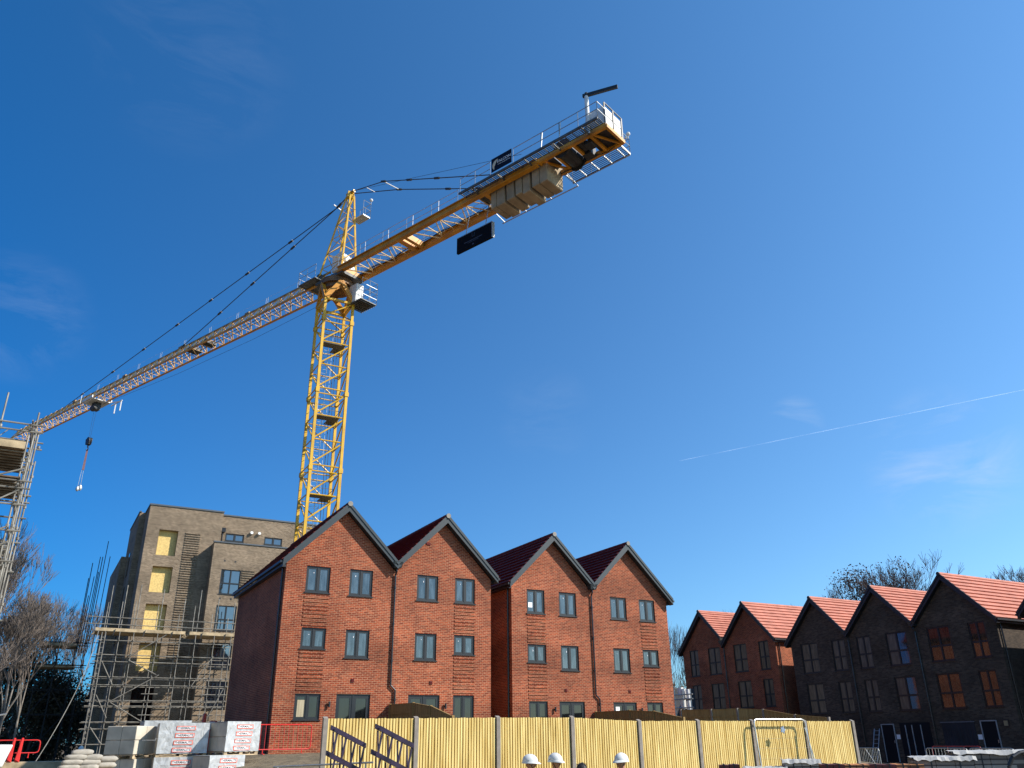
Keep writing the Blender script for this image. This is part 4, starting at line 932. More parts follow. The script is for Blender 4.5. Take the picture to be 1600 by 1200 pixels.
m=MB(); m.tube(J(-38.35,.08,24.6),J(-38.4,.12,23.0),.03,4); m.tube(J(-38.35,-.08,24.6),J(-38.4,-.12,23.0),.03,4); m.ball(J(-38.4,.1,22.85),.2,.14,.3,8,5); m.ball(J(-38.45,-.1,22.7),.16,.14,.26,8,5); part('chain',m,GALV,hk)

# ------------------------------------------------------------------ fences
def close_board(root,x0,x1,y,zt0,zt1,zb,mat,pitch=.066):
    """narrow vertical pales standing proud of backing boards, rails behind"""
    m=MB(); n=max(1,int(round((x1-x0)/pitch)))
    for k in range(n):
        a=x0+(x1-x0)*k/n; b_=a+(x1-x0)/n*random.uniform(.58,.66); f=(k+.5)/n; zt=zt0+(zt1-zt0)*f+random.uniform(-.006,.006); o=random.uniform(-.004,.004)
        m.box(a,b_,y-.034+o,y-.0,zb,zt)
    m.hexa([(x0,y+.001,zb),(x1,y+.001,zb),(x1,y+.012,zb),(x0,y+.012,zb),(x0,y+.001,zt0-.01),(x1,y+.001,zt1-.01),(x1,y+.012,zt1-.01),(x0,y+.012,zt0-.01)])
    for z in (zb+.25,(zb+zt0)/2,min(zt0,zt1)-.25): m.box(x0,x1,y+.014,y+.06,z,z+.07)
    part('fence_panel',m,mat,root)
fx=[5.26,7.20,9.13,11.06,12.97,14.80,16.63,18.54,20.42]; ft=[.425,.435,.45,.455,.38,.385,.38,.375,.372]
gf=thing('close_board_fence','new yellow pine closeboard fence with concrete posts along the foreground','fence',(5.26,17.1,-1.95))
for i in range(8): close_board(gf,fx[i]+.046,fx[i+1]-.046,17.1,ft[i],ft[i+1]-(.0 if i!=3 else 0),-1.7,FENCE_M)
for i,x in enumerate(fx):
    m=MB(); m.hexa([(x-.046,17.03,-2.2),(x+.046,17.03,-2.2),(x+.046,17.12,-2.2),(x-.046,17.12,-2.2),(x-.046,17.03,ft[i]+.005),(x+.046,17.03,ft[i]+.005),(x+.046,17.12,ft[i]+.04),(x-.046,17.12,ft[i]+.04)]); part('fence_post',m,POST_C,gf)
for i in range(8):
    m=MB(); m.box(fx[i]+.06,fx[i+1]-.06,17.05,17.1,-2.1,-1.7); part('gravel_board',m,POST_C,gf)
def fence_line(label,pts,mat,zb,pitch=.11,postm=None):
    """pts: (x,y,ztop) post positions, any direction"""
    t=thing('garden_fence',label,'fence',(pts[0][0],pts[0][1],zb),'brown fences between the gardens')
    for (a,b_) in zip(pts,pts[1:]):
        L_=math.hypot(b_[0]-a[0],b_[1]-a[1]); ux,uy=(b_[0]-a[0])/L_,(b_[1]-a[1])/L_
        m=MB(lambda s,d,z,a=a,ux=ux,uy=uy:(a[0]+ux*s-uy*d,a[1]+uy*s+ux*d,z)); n=max(1,int(L_/pitch))
        for k in range(n):
            s0=.05+(L_-.1)*k/n; s1=s0+(L_-.1)/n*1.05; zt=a[2]+(b_[2]-a[2])*(k+.5)/n; o=.008 if k%2 else 0
            m.box(s0,s1,-.01-o,.005-o,zb,zt)
        m.box(.05,L_-.05,-.045,-.02,min(a[2],b_[2])-.35,min(a[2],b_[2])-.27); m.box(.05,L_-.05,-.02,.02,max(zb,0),max(zb,0)+.05)
        for q in (0,): m.hexa([(.05,-.03,a[2]-.0),(L_-.05,-.03,b_[2]-.0),(L_-.05,.03,b_[2]-.0),(.05,.03,a[2]-.0),(.05,-.03,a[2]+.03),(L_-.05,-.03,b_[2]+.03),(L_-.05,.03,b_[2]+.03),(.05,.03,a[2]+.03)])
        part('fence_panel',m,mat,t)
    for p in pts:
        m=MB(); m.box(p[0]-.05,p[0]+.05,p[1]-.05,p[1]+.05,zb-.3,p[2]+.05); part('fence_post',m,postm or mat,t)
    return t
fence_line('brown stepped fence between the two houses of the left pair',[(13.9,35.9,1.44),(13.85,33.2,1.40),(13.83,31.4,1.22),(13.8,29.3,.8)],FENCE_O,-.5)
fence_line('brown stepped fence between the two houses of the second pair',[(25.3,36.8,1.22),(25.25,33.9,1.20),(25.2,32.0,1.1),(25.15,29.9,.78)],FENCE_O,-.6)
fence_line('brown panel fence running back past the right end of the house row',[(30.9,36.9,1.35),(31.6,35.3,1.32),(32.3,34.1,1.33),(33.0,33.0,1.25),(33.3,31.2,.95),(33.6,29.4,.78)],FENCE_O,-.9,postm=POST_C)

# ------------------------------------------------------------------ barriers
def barrier(label, tf, w_, h, mat, group, n=11, brace=False, zf=0):
    t=thing('pedestrian_barrier',label,'barrier',tf(w_/2,0,0),group); r=.02; c_=.12
    m=MB(tf); z0=.18
    ps=[(c_,0,h),(w_-c_,0,h),(w_-.03,0,h-.03),(w_,0,h-c_),(w_,0,z0+c_),(w_-.03,0,z0+.03),(w_-c_,0,z0),(c_,0,z0),(.03,0,z0+.03),(0,0,z0+c_),(0,0,h-c_),(.03,0,h-.03),(c_,0,h)]
    m.path(ps,r,6); part('barrier_frame',m,mat,t)
    m=MB(tf)
    for k in range(1,n): m.tube((w_*k/n,0,z0),(w_*k/n,0,h),.008,4)
    if brace: m.tube((.1,.01,z0),(w_*.35,.01,h),.02,5); m.tube((w_*.35,.01,h),(w_*.8,.01,z0),.02,5)
    part('barrier_bars',m,mat,t)
    for q in (w_*.14,w_*.84):
        m=MB(tf); m.tube((q,0,0),(q,0,z0),.018,5); m.bar((q,-.25,0.02),(q,.25,.02),.05,.03); part('foot',m,mat,t)
barrier('bright red barrier at the corner of the nearest house',lambda a,d,z:(7.95+a,34.5+d,-.42+z),2.15,1.06,RED_P,'barriers red',n=12)
def lz(x,y): return gz(x,y)
barrier('red barrier at far left in front of the dark yard',lambda a,d,z:(-1.3+a,40+d*.9,-.44+z),2.12,.64,RED_P,'barriers red',n=0 or 3)
barrier('red barrier at the left edge half hidden by a white box',lambda a,d,z:(-3.45+a,40+d*.9,-.44+z),2.1,.66,RED_P,'barriers red',n=3)
for k,x in enumerate((-.15,.12)):
    m=MB(); m.hexa([(x-.08,39.6,-.5),(x+.09,39.6,-.6),(x+.09,39.9,-.6),(x-.08,39.9,-.6),(x+.02,39.6,.28),(x+.10,39.6,.28),(x+.10,39.8,.28),(x+.02,39.8,.28)])
    solo('barrier_foot',m,RED_P,['red plastic upright wedge, the left one in front of the far left barrier','red plastic upright wedge, the right one in front of the far left barrier'][k],'barrier foot','red wedges',bevel=.02)
for i,(v0,v1,br,lab) in enumerate(((29.2,28.0,True,'grey barrier with diagonal brace beside the end of the pine fence'),(25.55,23.6,False,'grey barrier in front of the sheeted garage'),(23.5,21.6,False,'grey barrier in front of the rightmost white framed door'))):
    barrier(lab,lambda a,d,z,v0=v0:(35+d,v0-a,-1.53+z),v0-v1,.99,GALV,'grey barriers by the terrace',n=13,brace=br)
barrier('red barrier behind the grey ones before the sheeted garage',lambda a,d,z:(35.5+d,25.6-a,-1.53+z),2.3,1.06,mat_plain('dark_red_tube',(.30,.02,.02),.5),'barriers red',n=3)

# mesh panel leaning in front of the fence
t=thing('mesh_fence_panel','leaning grey tube framed mesh panel in front of the pine fence','fence panel',(17.1,16.5,-1.95))
hf=lambda s,h:(16.52+s,16.72+.18*h/2.3,-1.885+h)
ps=[(0,0),(0,2.2),(.03,2.27),(.1,2.3),(1.72,2.3),(1.8,2.27),(1.85,2.18),(1.85,0)]
m=MB(); m.path([hf(*q) for q in ps],.022,7); part('panel_frame',m,GALV,t)
m=MB(); m.tube(hf(1.80,2.1),hf(2.15,0),.016,5); part('panel_brace',m,GALV,t)
m=MB()
for k in range(1,18): m.tube(hf(k*1.85/18,0),hf(k*1.85/18,2.28),.0012,3,cap=False)
for k in range(1,10): m.tube(hf(0,k*.23),hf(1.85,k*.23),.0012,3,cap=False)
part('wire_mesh',m,TUBE,t)
m=MB(); ring=[]
for k in range(10):
    a_=math.pi*k/5; r_=.13 if k%2==0 else .075; ring.append((17.42+r_*.75*math.cos(a_),16.82,.16+r_*.75*math.sin(a_)))
m.prism(ring,(0,-.03,0)); solo('foil_star',m,mat_plain('blue_grey_foil',(.22,.28,.36),.4),'small blue grey star shaped tag on the mesh panel','tag')

# ------------------------------------------------------------------ trestle racks before the fence
def rack(label,org,w_,dx):
    t=thing('trestle_rack',label,'trestle',(org[0]+.2,org[1],-2.0),'dark trestle racks')
    # stacked trestles leaning over: beams slope down to the right
    B_=lambda s,d,z:(org[0]+s*.95+ (z*.035),org[1]-s*.2+d,org[2]-s*.47+z)
    for k,(z,dd_) in enumerate(((0,0),(-.33,0),(-.66,0),(-1.0,0),(-1.35,0))):
        for q in (0,.18):
            m=MB(B_); m.hexa([(-.02-.03*k,q,z-.05+(q*.15)),(w_-.0,q,z-.05+(q*.15)),(w_,q+.04,z-.05+(q*.15)),(-.02-.03*k,q+.04,z-.05+(q*.15)),(-.02-.03*k,q,z+.01+(q*.15)),(w_,q,z+.01+(q*.15)),(w_,q+.04,z+.01+(q*.15)),(-.02-.03*k,q+.04,z+.01+(q*.15))]); part('beam',m,PURP,t)
        m=MB(B_)
        for i in range(4): m.bar((w_*(.05+.3*i),0,z-.03),(w_*(.05+.3*i),.2,z),.02)
        part('spacer',m,PURP,t)
        if z>-1.3:
            for i in range(4):
                m=MB(B_); s=.02+(w_-.04)*i/3; m.bar((s,.02,z-.05),(s-.04,.02,z-.34),.022); m.bar((s,.2,z-.03),(s+.03,.2,z-.33),.018); part('leg',m,PURP,t)
rack('dark purple trestle rack at the left end of the pine fence',(3.74,11.6,.165),.42,0)
rack('dark purple trestle rack against the first concrete post joint of the pine fence',(4.27,11.3,.175),.46,0)
t=thing('tube_rail','grey scaffold tube rail crossing low in front of the fence','rail',(4,14,-2))
m=MB(); m.tube((4.1,16.2,-.40),(5.5,14.9,-.335),.016,6); part('rail',m,GALV,t)
m=MB(); m.tube((5.4,15.0,-.34),(5.4,15.0,-2.0),.016,6); part('post',m,GALV,t)
m=MB(); m.tube((4.15,16.1,-.40),(4.15,16.1,-2.0),.016,6); part('post',m,GALV,t)

# ------------------------------------------------------------------ block packs
def blockpack(label,cx,cy,z0,th,L_,S_,h,wrapped=True,printed=True,rows=2,group='packs of building blocks',pallet=True):
    ct,st=math.cos(th),math.sin(th); tf=lambda a,d,z:(cx+ct*a-st*d,cy+st*a+ct*d,z0+z)
    t=thing('block_pack',label,'block pack',(cx,cy,z0),group)
    m=MB(tf); nz=rows; g=.006
    for k in range(nz):
        for i in range(2):
            for j in range(2):
                a0,a1=-L_/2+L_*i/2,-L_/2+L_*(i+1)/2; d0,d1=-S_/2+S_*j/2,-S_/2+S_*(j+1)/2
                m.box(a0+g,a1-g,d0+g,d1-g,.12+(h-.12)*k/nz+g,.12+(h-.12)*(k+1)/nz-g)
    part('blocks',m,BLOCK,t,bevel=.015)
    if pallet:
        m=MB(tf)
        for d in (-S_/2+.06,0,S_/2-.06): m.box(-L_/2,L_/2,d-.05,d+.05,.0,.035); m.box(-L_/2,-L_/2+.12,d-.05,d+.05,.035,.09); m.box(L_/2-.12,L_/2,d-.05,d+.05,.035,.09); m.box(-.06,.06,d-.05,d+.05,.035,.09)
        for k in range(7): a=-L_/2+(L_-.1)*k/6; m.box(a,a+.1,-S_/2,S_/2,.09,.112)
        part('pallet',m,TIMBER,t)
    if wrapped:
        m=MB(tf); e=.008; nseg=14; nzs=8
        rnd=lambda:random.uniform(0,.022)
        grid=[[(-L_/2+L_*i/nseg,-S_/2-e-rnd(),.12+(h-.10)*j/nzs) for i in range(nseg+1)] for j in range(nzs+1)]
        for j in range(nzs):
            for i in range(nseg): m.poly([grid[j][i],grid[j][i+1],grid[j+1][i+1],grid[j+1][i]])
        m.box(-L_/2-e,L_/2+e,-S_/2-e,S_/2+e,h+.002,h+.012); m.poly([(L_/2+e,-S_/2-e,.12),(L_/2+e,S_/2,.12),(L_/2+e,S_/2,h),(L_/2+e,-S_/2-e,h)])
        w_=part('plastic_wrap',m,WRAP,t,smooth=False,normals=False)
        if printed:
            for k in range(4):
                zz=h*(.86-.215*k)-.0; o=L_*.03-.02*k; y=-S_/2-.035
                m=MB(tf); m.box(o-.31,o+.31,y,y+.004,zz-.068,zz+.068); part('print_border',m,PRINT_R,w_)
                m=MB(tf); m.box(o-.285,o+.285,y-.004,y-.001,zz-.047,zz+.047); part('print_field',m,PRINT_W,w_)
                mt_=basis_matrix(tf(o,y-.006,zz),(ct,st,0),(0,0,1)); place_mesh('lettering',text_mesh('THERMALITE',PRINT_K,.098),w_,mt_)
    return t
zb=-1.36
blockpack('grey foil wrapped block pack on top at the right end of the stack',6.62,31.95,-.38,.31,1.28,1.15,1.05)
blockpack('lower block pack under the right end of the stack, nearest the camera',6.05,31.3,-1.42,.31,1.28,1.15,1.04,rows=2)
blockpack('grey foil wrapped block pack on top in the middle of the stack, half in shadow',4.98,32.6,-.42,-.05,1.62,1.05,1.06)
blockpack('lower block pack under the middle of the stack, in deep shadow',4.95,32.6,-1.46,-.05,1.62,1.05,1.03)
blockpack('unprinted grey block pack on top at the left end of the stack',3.42,33.2,-.44,.85,1.15,1.15,1.02,wrapped=False)
blockpack('unprinted lower block pack at the left end of the stack',3.5,33.2,-1.5,.85,1.1,1.1,1.05,wrapped=False)
blockpack('block pack at the back of the stack, only its printed rim showing',4.9,36.4,-.40,.03,1.7,1.1,1.2)
# things peeping above the packs
t=thing('dumper_seat','orange machine with white canister peeping over the block packs','machine',(7.6,44,-.8))
m=MB(); m.hexa([(7.45,44,-.9),(7.75,44,-.9),(7.75,44.4,-.9),(7.45,44.4,-.9),(7.6,44,1.33),(7.72,44,1.33),(7.72,44.3,1.33),(7.6,44.3,1.33)]); m.box(7.95,8.25,44,44.4,-.9,1.0); part('machine_body',m,mat_plain('orange_red_paint',(.62,.06,.03),.45),t,bevel=.03)
m=MB(); m.box(7.85,8.12,43.8,43.95,.62,.95); part('canister',m,WHITE,t,bevel=.03)
m=MB(); m.path([(5.95,44,.3),(6.0,44,.62),(6.1,44,.72),(6.9,44,.78),(7.0,44,.68),(7.05,44,.3)],.035,6); part('roll_bar',m,RED_P,t)

# ------------------------------------------------------------------ sand bags, boxes at lower left
GS='white sand bags in a heap'
k=0
for (x,y,z,a_) in ((1.22,24.4,-.50,.05),(1.64,24.44,-.51,-.05),(1.27,24.42,-.39,.0),(1.66,24.47,-.40,.03),(1.33,24.45,-.28,.05),(1.69,24.5,-.29,-.1),(2.04,24.65,-.47,.1),(2.06,24.7,-.34,-.05),(1.46,24.5,-.175,.05)):
    m=MB(); n_=14; nv_=8
    for a in range(nv_+1):
        t_=math.pi*a/nv_
        for b_ in range(n_):
            p_=2*math.pi*b_/n_; sp1=lambda v,e:math.copysign(abs(v)**e,v); q_=Vector((.25*sp1(math.sin(t_),.6)*sp1(math.cos(p_),.5),.17*sp1(math.sin(t_),.6)*sp1(math.sin(p_),.5),.078*sp1(math.cos(t_),.8)))*(1+random.uniform(-.07,.07))
            m.v.append(Vector((q_.x*math.cos(a_)-q_.y*math.sin(a_)+x,q_.x*math.sin(a_)+q_.y*math.cos(a_)+y,q_.z+z+.03*q_.x)))
    for a in range(nv_):
        for b_ in range(n_): m.f.append((a*n_+b_,(a+1)*n_+b_,(a+1)*n_+(b_+1)%n_,a*n_+(b_+1)%n_)); m.mi.append(0)
    lab=['pale sand bag at the lower left of the heap','pale sand bag at the lower middle of the heap','pale sand bag in the second layer on the left','pale sand bag in the second layer on the right','pale sand bag in the third layer on the left','pale sand bag in the third layer beside the blocks','shaded sand bag low beside the block packs','shaded sand bag leaning on the block packs','pale sand bag on top of the heap'][k]; k+=1
    solo('sand_bag',m,SAND,lab,'sand bag',GS,smooth=True)
t=thing('bag_pallet','timber pallet carrying the heap of sand bags','pallet',(1.7,24.6,-1.5))
m=MB(); m.box(.9,2.6,24.2,25.2,-.70,-.58); part('deck',m,TIMBER,t); m=MB(); m.box(.95,2.55,24.25,25.15,-1.9,-.70); part('base_blocks',m,BLOCK,t)
t=thing('storage_box','white box corner with sloping end at the left edge','box',(-.6,18.9,-.9))
m=MB(); m.hexa([(-1.6,18.8,-.40),(-.16,18.8,-.36),(-.16,20,-.36),(-1.6,20,-.40),(-1.6,18.8,.04),(-.05,18.8,.02),(-.05,20,.02),(-1.6,20,.04)]); part('box_body',m,WHITE,t,bevel=.02)
m=MB(); m.box(-1.6,-.2,18.9,19.9,-2,-.40); part('box_stand',m,STEEL_D,t)
t=thing('tank','rounded white tank peeping in at the left edge','tank',(-1.4,37,-1.2))
m=MB(); m.ball((-1.5,37.2,1.0),.75,.75,.72,16,10); m.tube((-1.5,37.2,-1.2),(-1.5,37.2,1.0),.72,16); part('tank_shell',m,WHITE,t,smooth=True); m=MB(); m.tube((-1.5,36.5,.9),(-.5,36.5,1.05),.03); part('inlet_pipe',m,GALV,t)
m=MB(); m.box(-.6,2.7,46.0,48.0,-1.3,-.68); solo('timber_stack',m,BOARD,'low pale stack of timber boards on the ground at far left','timber')
m=MB()
for kk in range(5): m.tube((-1.1+kk*.0,15.2,-.55+kk*.0),(.05,15.5,-.46),.06,8)
solo('yellow_pipe',m,mat_plain('yellow_plastic',(.75,.60,.04),.5),'yellow pipe end in the bottom left corner','pipe')

# ------------------------------------------------------------------ materials piles at lower right
def pack(label,x,y,zt,w_,d_,mat,th=-.35,h=1.6,cover=None,group='brick packs along the lower right',cat='brick pack'):
    ct,st=math.cos(th),math.sin(th); tf=lambda a,d,z:(x+ct*a-st*d,y+st*a+ct*d,z)
    t=thing('brick_pack',label,cat,(x,y,zt-h),group)
    m=MB(tf); nn=max(2,int(w_/.23)); 
    for k in range(nn):
        a=-w_/2+w_*k/nn; m.box(a+.004,a+w_/nn-.004,0,d_,zt-h,zt-random.uniform(0,.012))
    part('bricks',m,mat,t)
    m=MB(tf)
    for a in (-w_*.25,w_*.25): m.box(a-.01,a+.01,-.004,d_+.004,zt-h,zt+.004)
    part('strap',m,BLACKT,t)
    if cover:
        m=MB(tf); n=16; g=[[(-w_/2-.04+(w_+.08)*i/n,(-.04 if j==0 else d_*(j-1)/3),(zt-.012-random.uniform(0,.035)) if j==0 else zt+.008+random.uniform(0,.028)) for i in range(n+1)] for j in range(5)]
        for j in range(4):
            for i in range(n): m.poly([g[j][i],g[j][i+1],g[j+1][i+1],g[j+1][i]])
        part('plastic_cover',m,TARP,t,smooth=True,normals=False)
th_=-.70
pack('small maroon crate stack, first at the left of the lower right row',10.02,10.9,-.40,.32,.4,BRK_D,th_)
pack('low white covered pack left of the maroon bricks',10.5,10.6,-.47,.6,.5,BRK_G,th_,cover=True)
pack('white wrapped lump of bricks standing highest in the middle of the row',11.05,10.35,-.37,.52,.5,BRK_G,th_,cover=True)
pack('maroon brick pack right of the white wrapped lump',11.42,10.05,-.41,.36,.5,BRK_D,th_)
pack('orange brick pack below the end of the pine fence',11.72,9.85,-.42,.40,.5,BRK_O,th_)
pack('long maroon brick pack beside the orange bricks',12.05,9.62,-.42,.42,.5,BRK_D,th_)
pack('orange and brown brick pack in front of the grey barrier',12.42,9.40,-.42,.42,.5,BRK_O,th_)
pack('grey brick pack under crumpled white sheeting, left of the black hoop',12.95,9.15,-.345,.85,.6,BRK_G,th_,cover=True)
pack('grey brick pack under white sheeting at the lower right corner',13.95,8.75,-.27,1.5,.6,BRK_G,th_,cover=True)
m=MB(); m.path([(13.32,8.35,-.9),(13.32,8.35,-.45),(13.38,8.3,-.33),(13.5,8.25,-.27),(13.7,8.15,-.24),(14.6,7.75,-.24)],.03,8)
solo('black_hoop',m,BLACKT,'black bent tube hoop in front of the sheeted grey bricks at lower right','tube')

# small yard things beyond the house row
t=thing('yard_rack','grey railed rack with white drums seen past the right end of the house row','rack',(40.3,47.6,-1.3))
for z in (1.9,2.45,2.75):
    m=MB(); m.tube((40,46.4,z),(40,48.6,z),.045,5); part('rail',m,GALV,t)
for v in (46.6,47.4,48.3):
    m=MB(); m.tube((40,v,-1.5),(40,v,3.1),.045,5); part('post',m,GALV,t)
for (v,z,r_) in ((48.05,3.0,.22),(47.7,2.9,.17),(47.3,2.85,.15),(47.9,2.2,.2),(47.3,2.1,.2)):
    m=MB(); m.tube((40.4,v,z-.35),(40.4,v+.05,z+.25),r_,10); part('drum',m,WHITE,t)
m=MB(); m.box(41,43,49.6,51.5,-1.5,3.3); solo('site_cabin',m,mat_plain('dark_blue_grey_cabin',(.03,.035,.045),.6),'dark site cabin behind the railed rack','cabin',bevel=.03)

# ------------------------------------------------------------------ people
def limb(pts,radii,edges):
    me=bpy.data.meshes.new('body'); me.from_pydata(pts,edges,[]); ob=bpy.data.objects.new('b',me); COL.objects.link(ob)
    ob.modifiers.new('s','SKIN'); sv=me.skin_vertices[0].data
    for i,r_ in enumerate(radii): sv[i].radius=(r_,r_) if not isinstance(r_,tuple) else r_
    sv[0].use_root=True
    su=ob.modifiers.new('u','SUBSURF'); su.levels=2; su.render_levels=2
    bpy.context.view_layer.update(); out=bpy.data.meshes.new_from_object(ob.evaluated_get(bpy.context.evaluated_depsgraph_get()))
    bpy.data.objects.remove(ob)
    for p in out.polygons: p.use_smooth=True
    return out
def body_chain(bulk=0,hands=True,head=True):
    P=[(0,0,.95),(0,0,1.15),(0,0,1.38),(0,.01,1.50)]; Rr=[(.15+bulk,.11+bulk),(.14+bulk,.10+bulk),(.17+bulk,.11+bulk),.055+bulk*.5]; E_=[(0,1),(1,2),(2,3)]
    if head:
        P+=[(0,-.01,1.56),(0,-.015,1.64),(0,-.01,1.72)]; Rr+=[.06,(.078,.095),(.07,.085)]; E_+=[(3,4),(4,5),(5,6)]
    for s in (-1,1):
        b0=len(P); P+=[(s*.20,0,1.40),(s*.24,.02,1.13),(s*.25,-.06,.90)]; Rr+=[.055+bulk,.045+bulk,.032+bulk]; E_+=[(2,b0),(b0,b0+1),(b0+1,b0+2)]
        if hands:
            h=len(P); P+=[(s*.25,-.085,.83)]; Rr+=[(.038,.02)]; E_+=[(b0+2,h)]
            for f,(dx,dy,l) in enumerate(((.028,-.03,.075),(.010,-.035,.085),(-.008,-.035,.08),(-.026,-.03,.062))):
                q=len(P); P+=[(s*.25+dx,-.085+dy*.5,.83-l*.55),(s*.25+dx,-.085+dy*1.3,.83-l)]; Rr+=[.009,.008]; E_+=[(h,q),(q,q+1)]
            q=len(P); P+=[(s*(.25-.035),-.11,.82),(s*(.25-.045),-.135,.79)]; Rr+=[.011,.009]; E_+=[(b0+2,q),(q,q+1)]
        b1=len(P); P+=[(s*.10,0,.90),(s*.11,-.02,.50),(s*.115,.02,.09),(s*.115,-.11,.035)]; Rr+=[.095+bulk,.06+bulk,.042+bulk,(.04+bulk,.03+bulk)]; E_+=[(0,b1),(b1,b1+1),(b1+1,b1+2),(b1+2,b1+3)]
    return P,Rr,E_
BODY=None
def person(label,x,y,ztop,face,helmet=True,vest=False,hgt=1.0):
    global BODY
    if BODY is None:
        b=limb(*body_chain(0)); b.name='body'; b.materials.append(SKIN); cl=limb(*body_chain(.02,False,False)); cl.name='clothing'
        BODY=(b,cl)
    zf=ztop-1.80
    t=thing('person',label,'person',(x,y,zf),'site workers in front of the fence' if hgt==1.0 else None); t.rotation_euler=(0,0,face)
    def add(nm,me,mat=None):
        o=link(bpy.data.objects.new(nm,me)); o.parent=t; LOC[o.name]=LOC[t.name]; return o
    add('body',BODY[0])
    cl=BODY[1].copy(); cl.materials.clear(); cl.materials.append(HIVIS if vest else CLOTH); add('clothing',cl)
    def mk(nm,mb,mat,smooth=True,par=None):
        me=bpy.data.meshes.new(nm); me.from_pydata([tuple(v) for v in mb.v],[],mb.f); me.materials.append(mat)
        b=bmesh.new(); b.from_mesh(me); bmesh.ops.recalc_face_normals(b,faces=b.faces); b.to_mesh(me); b.free()
        for p in me.polygons: p.use_smooth=smooth
        o=add(nm,me); 
        if par: o.parent=par
        return o
    m=MB(); m.ball((0,-.02,1.665),.083,.10,.115,16,12); m.ball((0,-.122,1.655),.016,.022,.022,8,6); m.ball((-.088,-.01,1.66),.014,.022,.032,8,6); m.ball((.088,-.01,1.66),.014,.022,.032,8,6); mk('face',m,SKIN)
    m=MB()
    for s in (-1,1): m.ball((s*.034,-.108,1.675),.013,.008,.009,8,6)
    m.ball((0,-.112,1.61),.026,.006,.005,8,4); mk('eyes_and_mouth',m,HAIR)
    if helmet:
        m=MB(); nu,nv=24,8; i=len(m.v)
        for a in range(nv+1):
            tt=math.pi/2*a/nv
            for b_ in range(nu):
                p=2*math.pi*b_/nu; k_=1+(.035 if abs(math.sin(p*1))>.0 and abs(math.cos(p))<.28 else 0)
                m.v.append(Vector((.122*math.sin(tt)*math.cos(p)*1.0,.146*math.sin(tt)*math.sin(p),1.685+.125*math.cos(tt)*k_)))
        for a in range(nv):
            for b_ in range(nu): m.f.append((i+a*nu+b_,i+(a+1)*nu+b_,i+(a+1)*nu+(b_+1)%nu,i+a*nu+(b_+1)%nu)); m.mi.append(0)
        # rim and peak
        j=len(m.v)
        for b_ in range(nu):
            p=2*math.pi*b_/nu; pk=.05*max(0,-math.sin(p))**2
            m.v.append(Vector((.122*math.cos(p),.146*math.sin(p),1.685))); m.v.append(Vector(((.130)*math.cos(p),(.154+pk)*math.sin(p),1.672-pk*.35))); m.v.append(Vector(((.130)*math.cos(p),(.154+pk)*math.sin(p),1.655-pk*.3)))
        for b_ in range(nu):
            q=(b_+1)%nu; m.f.append((j+3*b_,j+3*q,j+3*q+1,j+3*b_+1)); m.f.append((j+3*b_+1,j+3*q+1,j+3*q+2,j+3*b_+2)); m.mi+=[0,0]
        hm=mk('helmet',m,HELM)
        m=MB(); m.ball((.118,.03,1.70),.008,.012,.008,6,4); m.ball((-.118,.03,1.70),.008,.012,.008,6,4); mk('helmet_clip',m,BLACKT)
        m=MB(); m.tube((.098,0,1.68),(.06,-.05,1.56),.006,5); m.tube((-.098,0,1.68),(-.06,-.05,1.56),.006,5); mk('chin_strap',m,BLACKT,False)
    else:
        m=MB()
        m.ball((0,.012,1.70),.098,.115,.105,16,10,rnd=.05)
        for k in range(50):
            a=random.uniform(0,6.28); e_=random.uniform(.2,1.5); c0=Vector((.095*math.cos(a)*math.cos(e_),.012+.11*math.sin(a)*math.cos(e_),1.70+.10*math.sin(e_))); m.tube(c0,c0+Vector((random.uniform(-.02,.02),random.uniform(-.02,.02),random.uniform(.01,.035))),.007,4,r2=.002)
        mk('hair',m,HAIR)
    t.scale=(hgt,)*3
    return t
person('person in white helmet, leftmost of the three helmets, facing right',8.28,14.24,-.255,D(60),vest=True)
person('person in white helmet beside a concrete post, face turned to the camera',8.68,14.01,-.238,D(20),vest=True)
person('person in white ridged helmet standing apart at right, facing left',9.74,13.42,-.25,D(-80),vest=True)
person('person with bare dark hair between the helmets',9.135,13.84,-.414,D(170),helmet=False)
person('distant worker in white helmet and yellow vest behind the sand bags',3.0,52.0,-.05,D(10),vest=True,hgt=1.001)

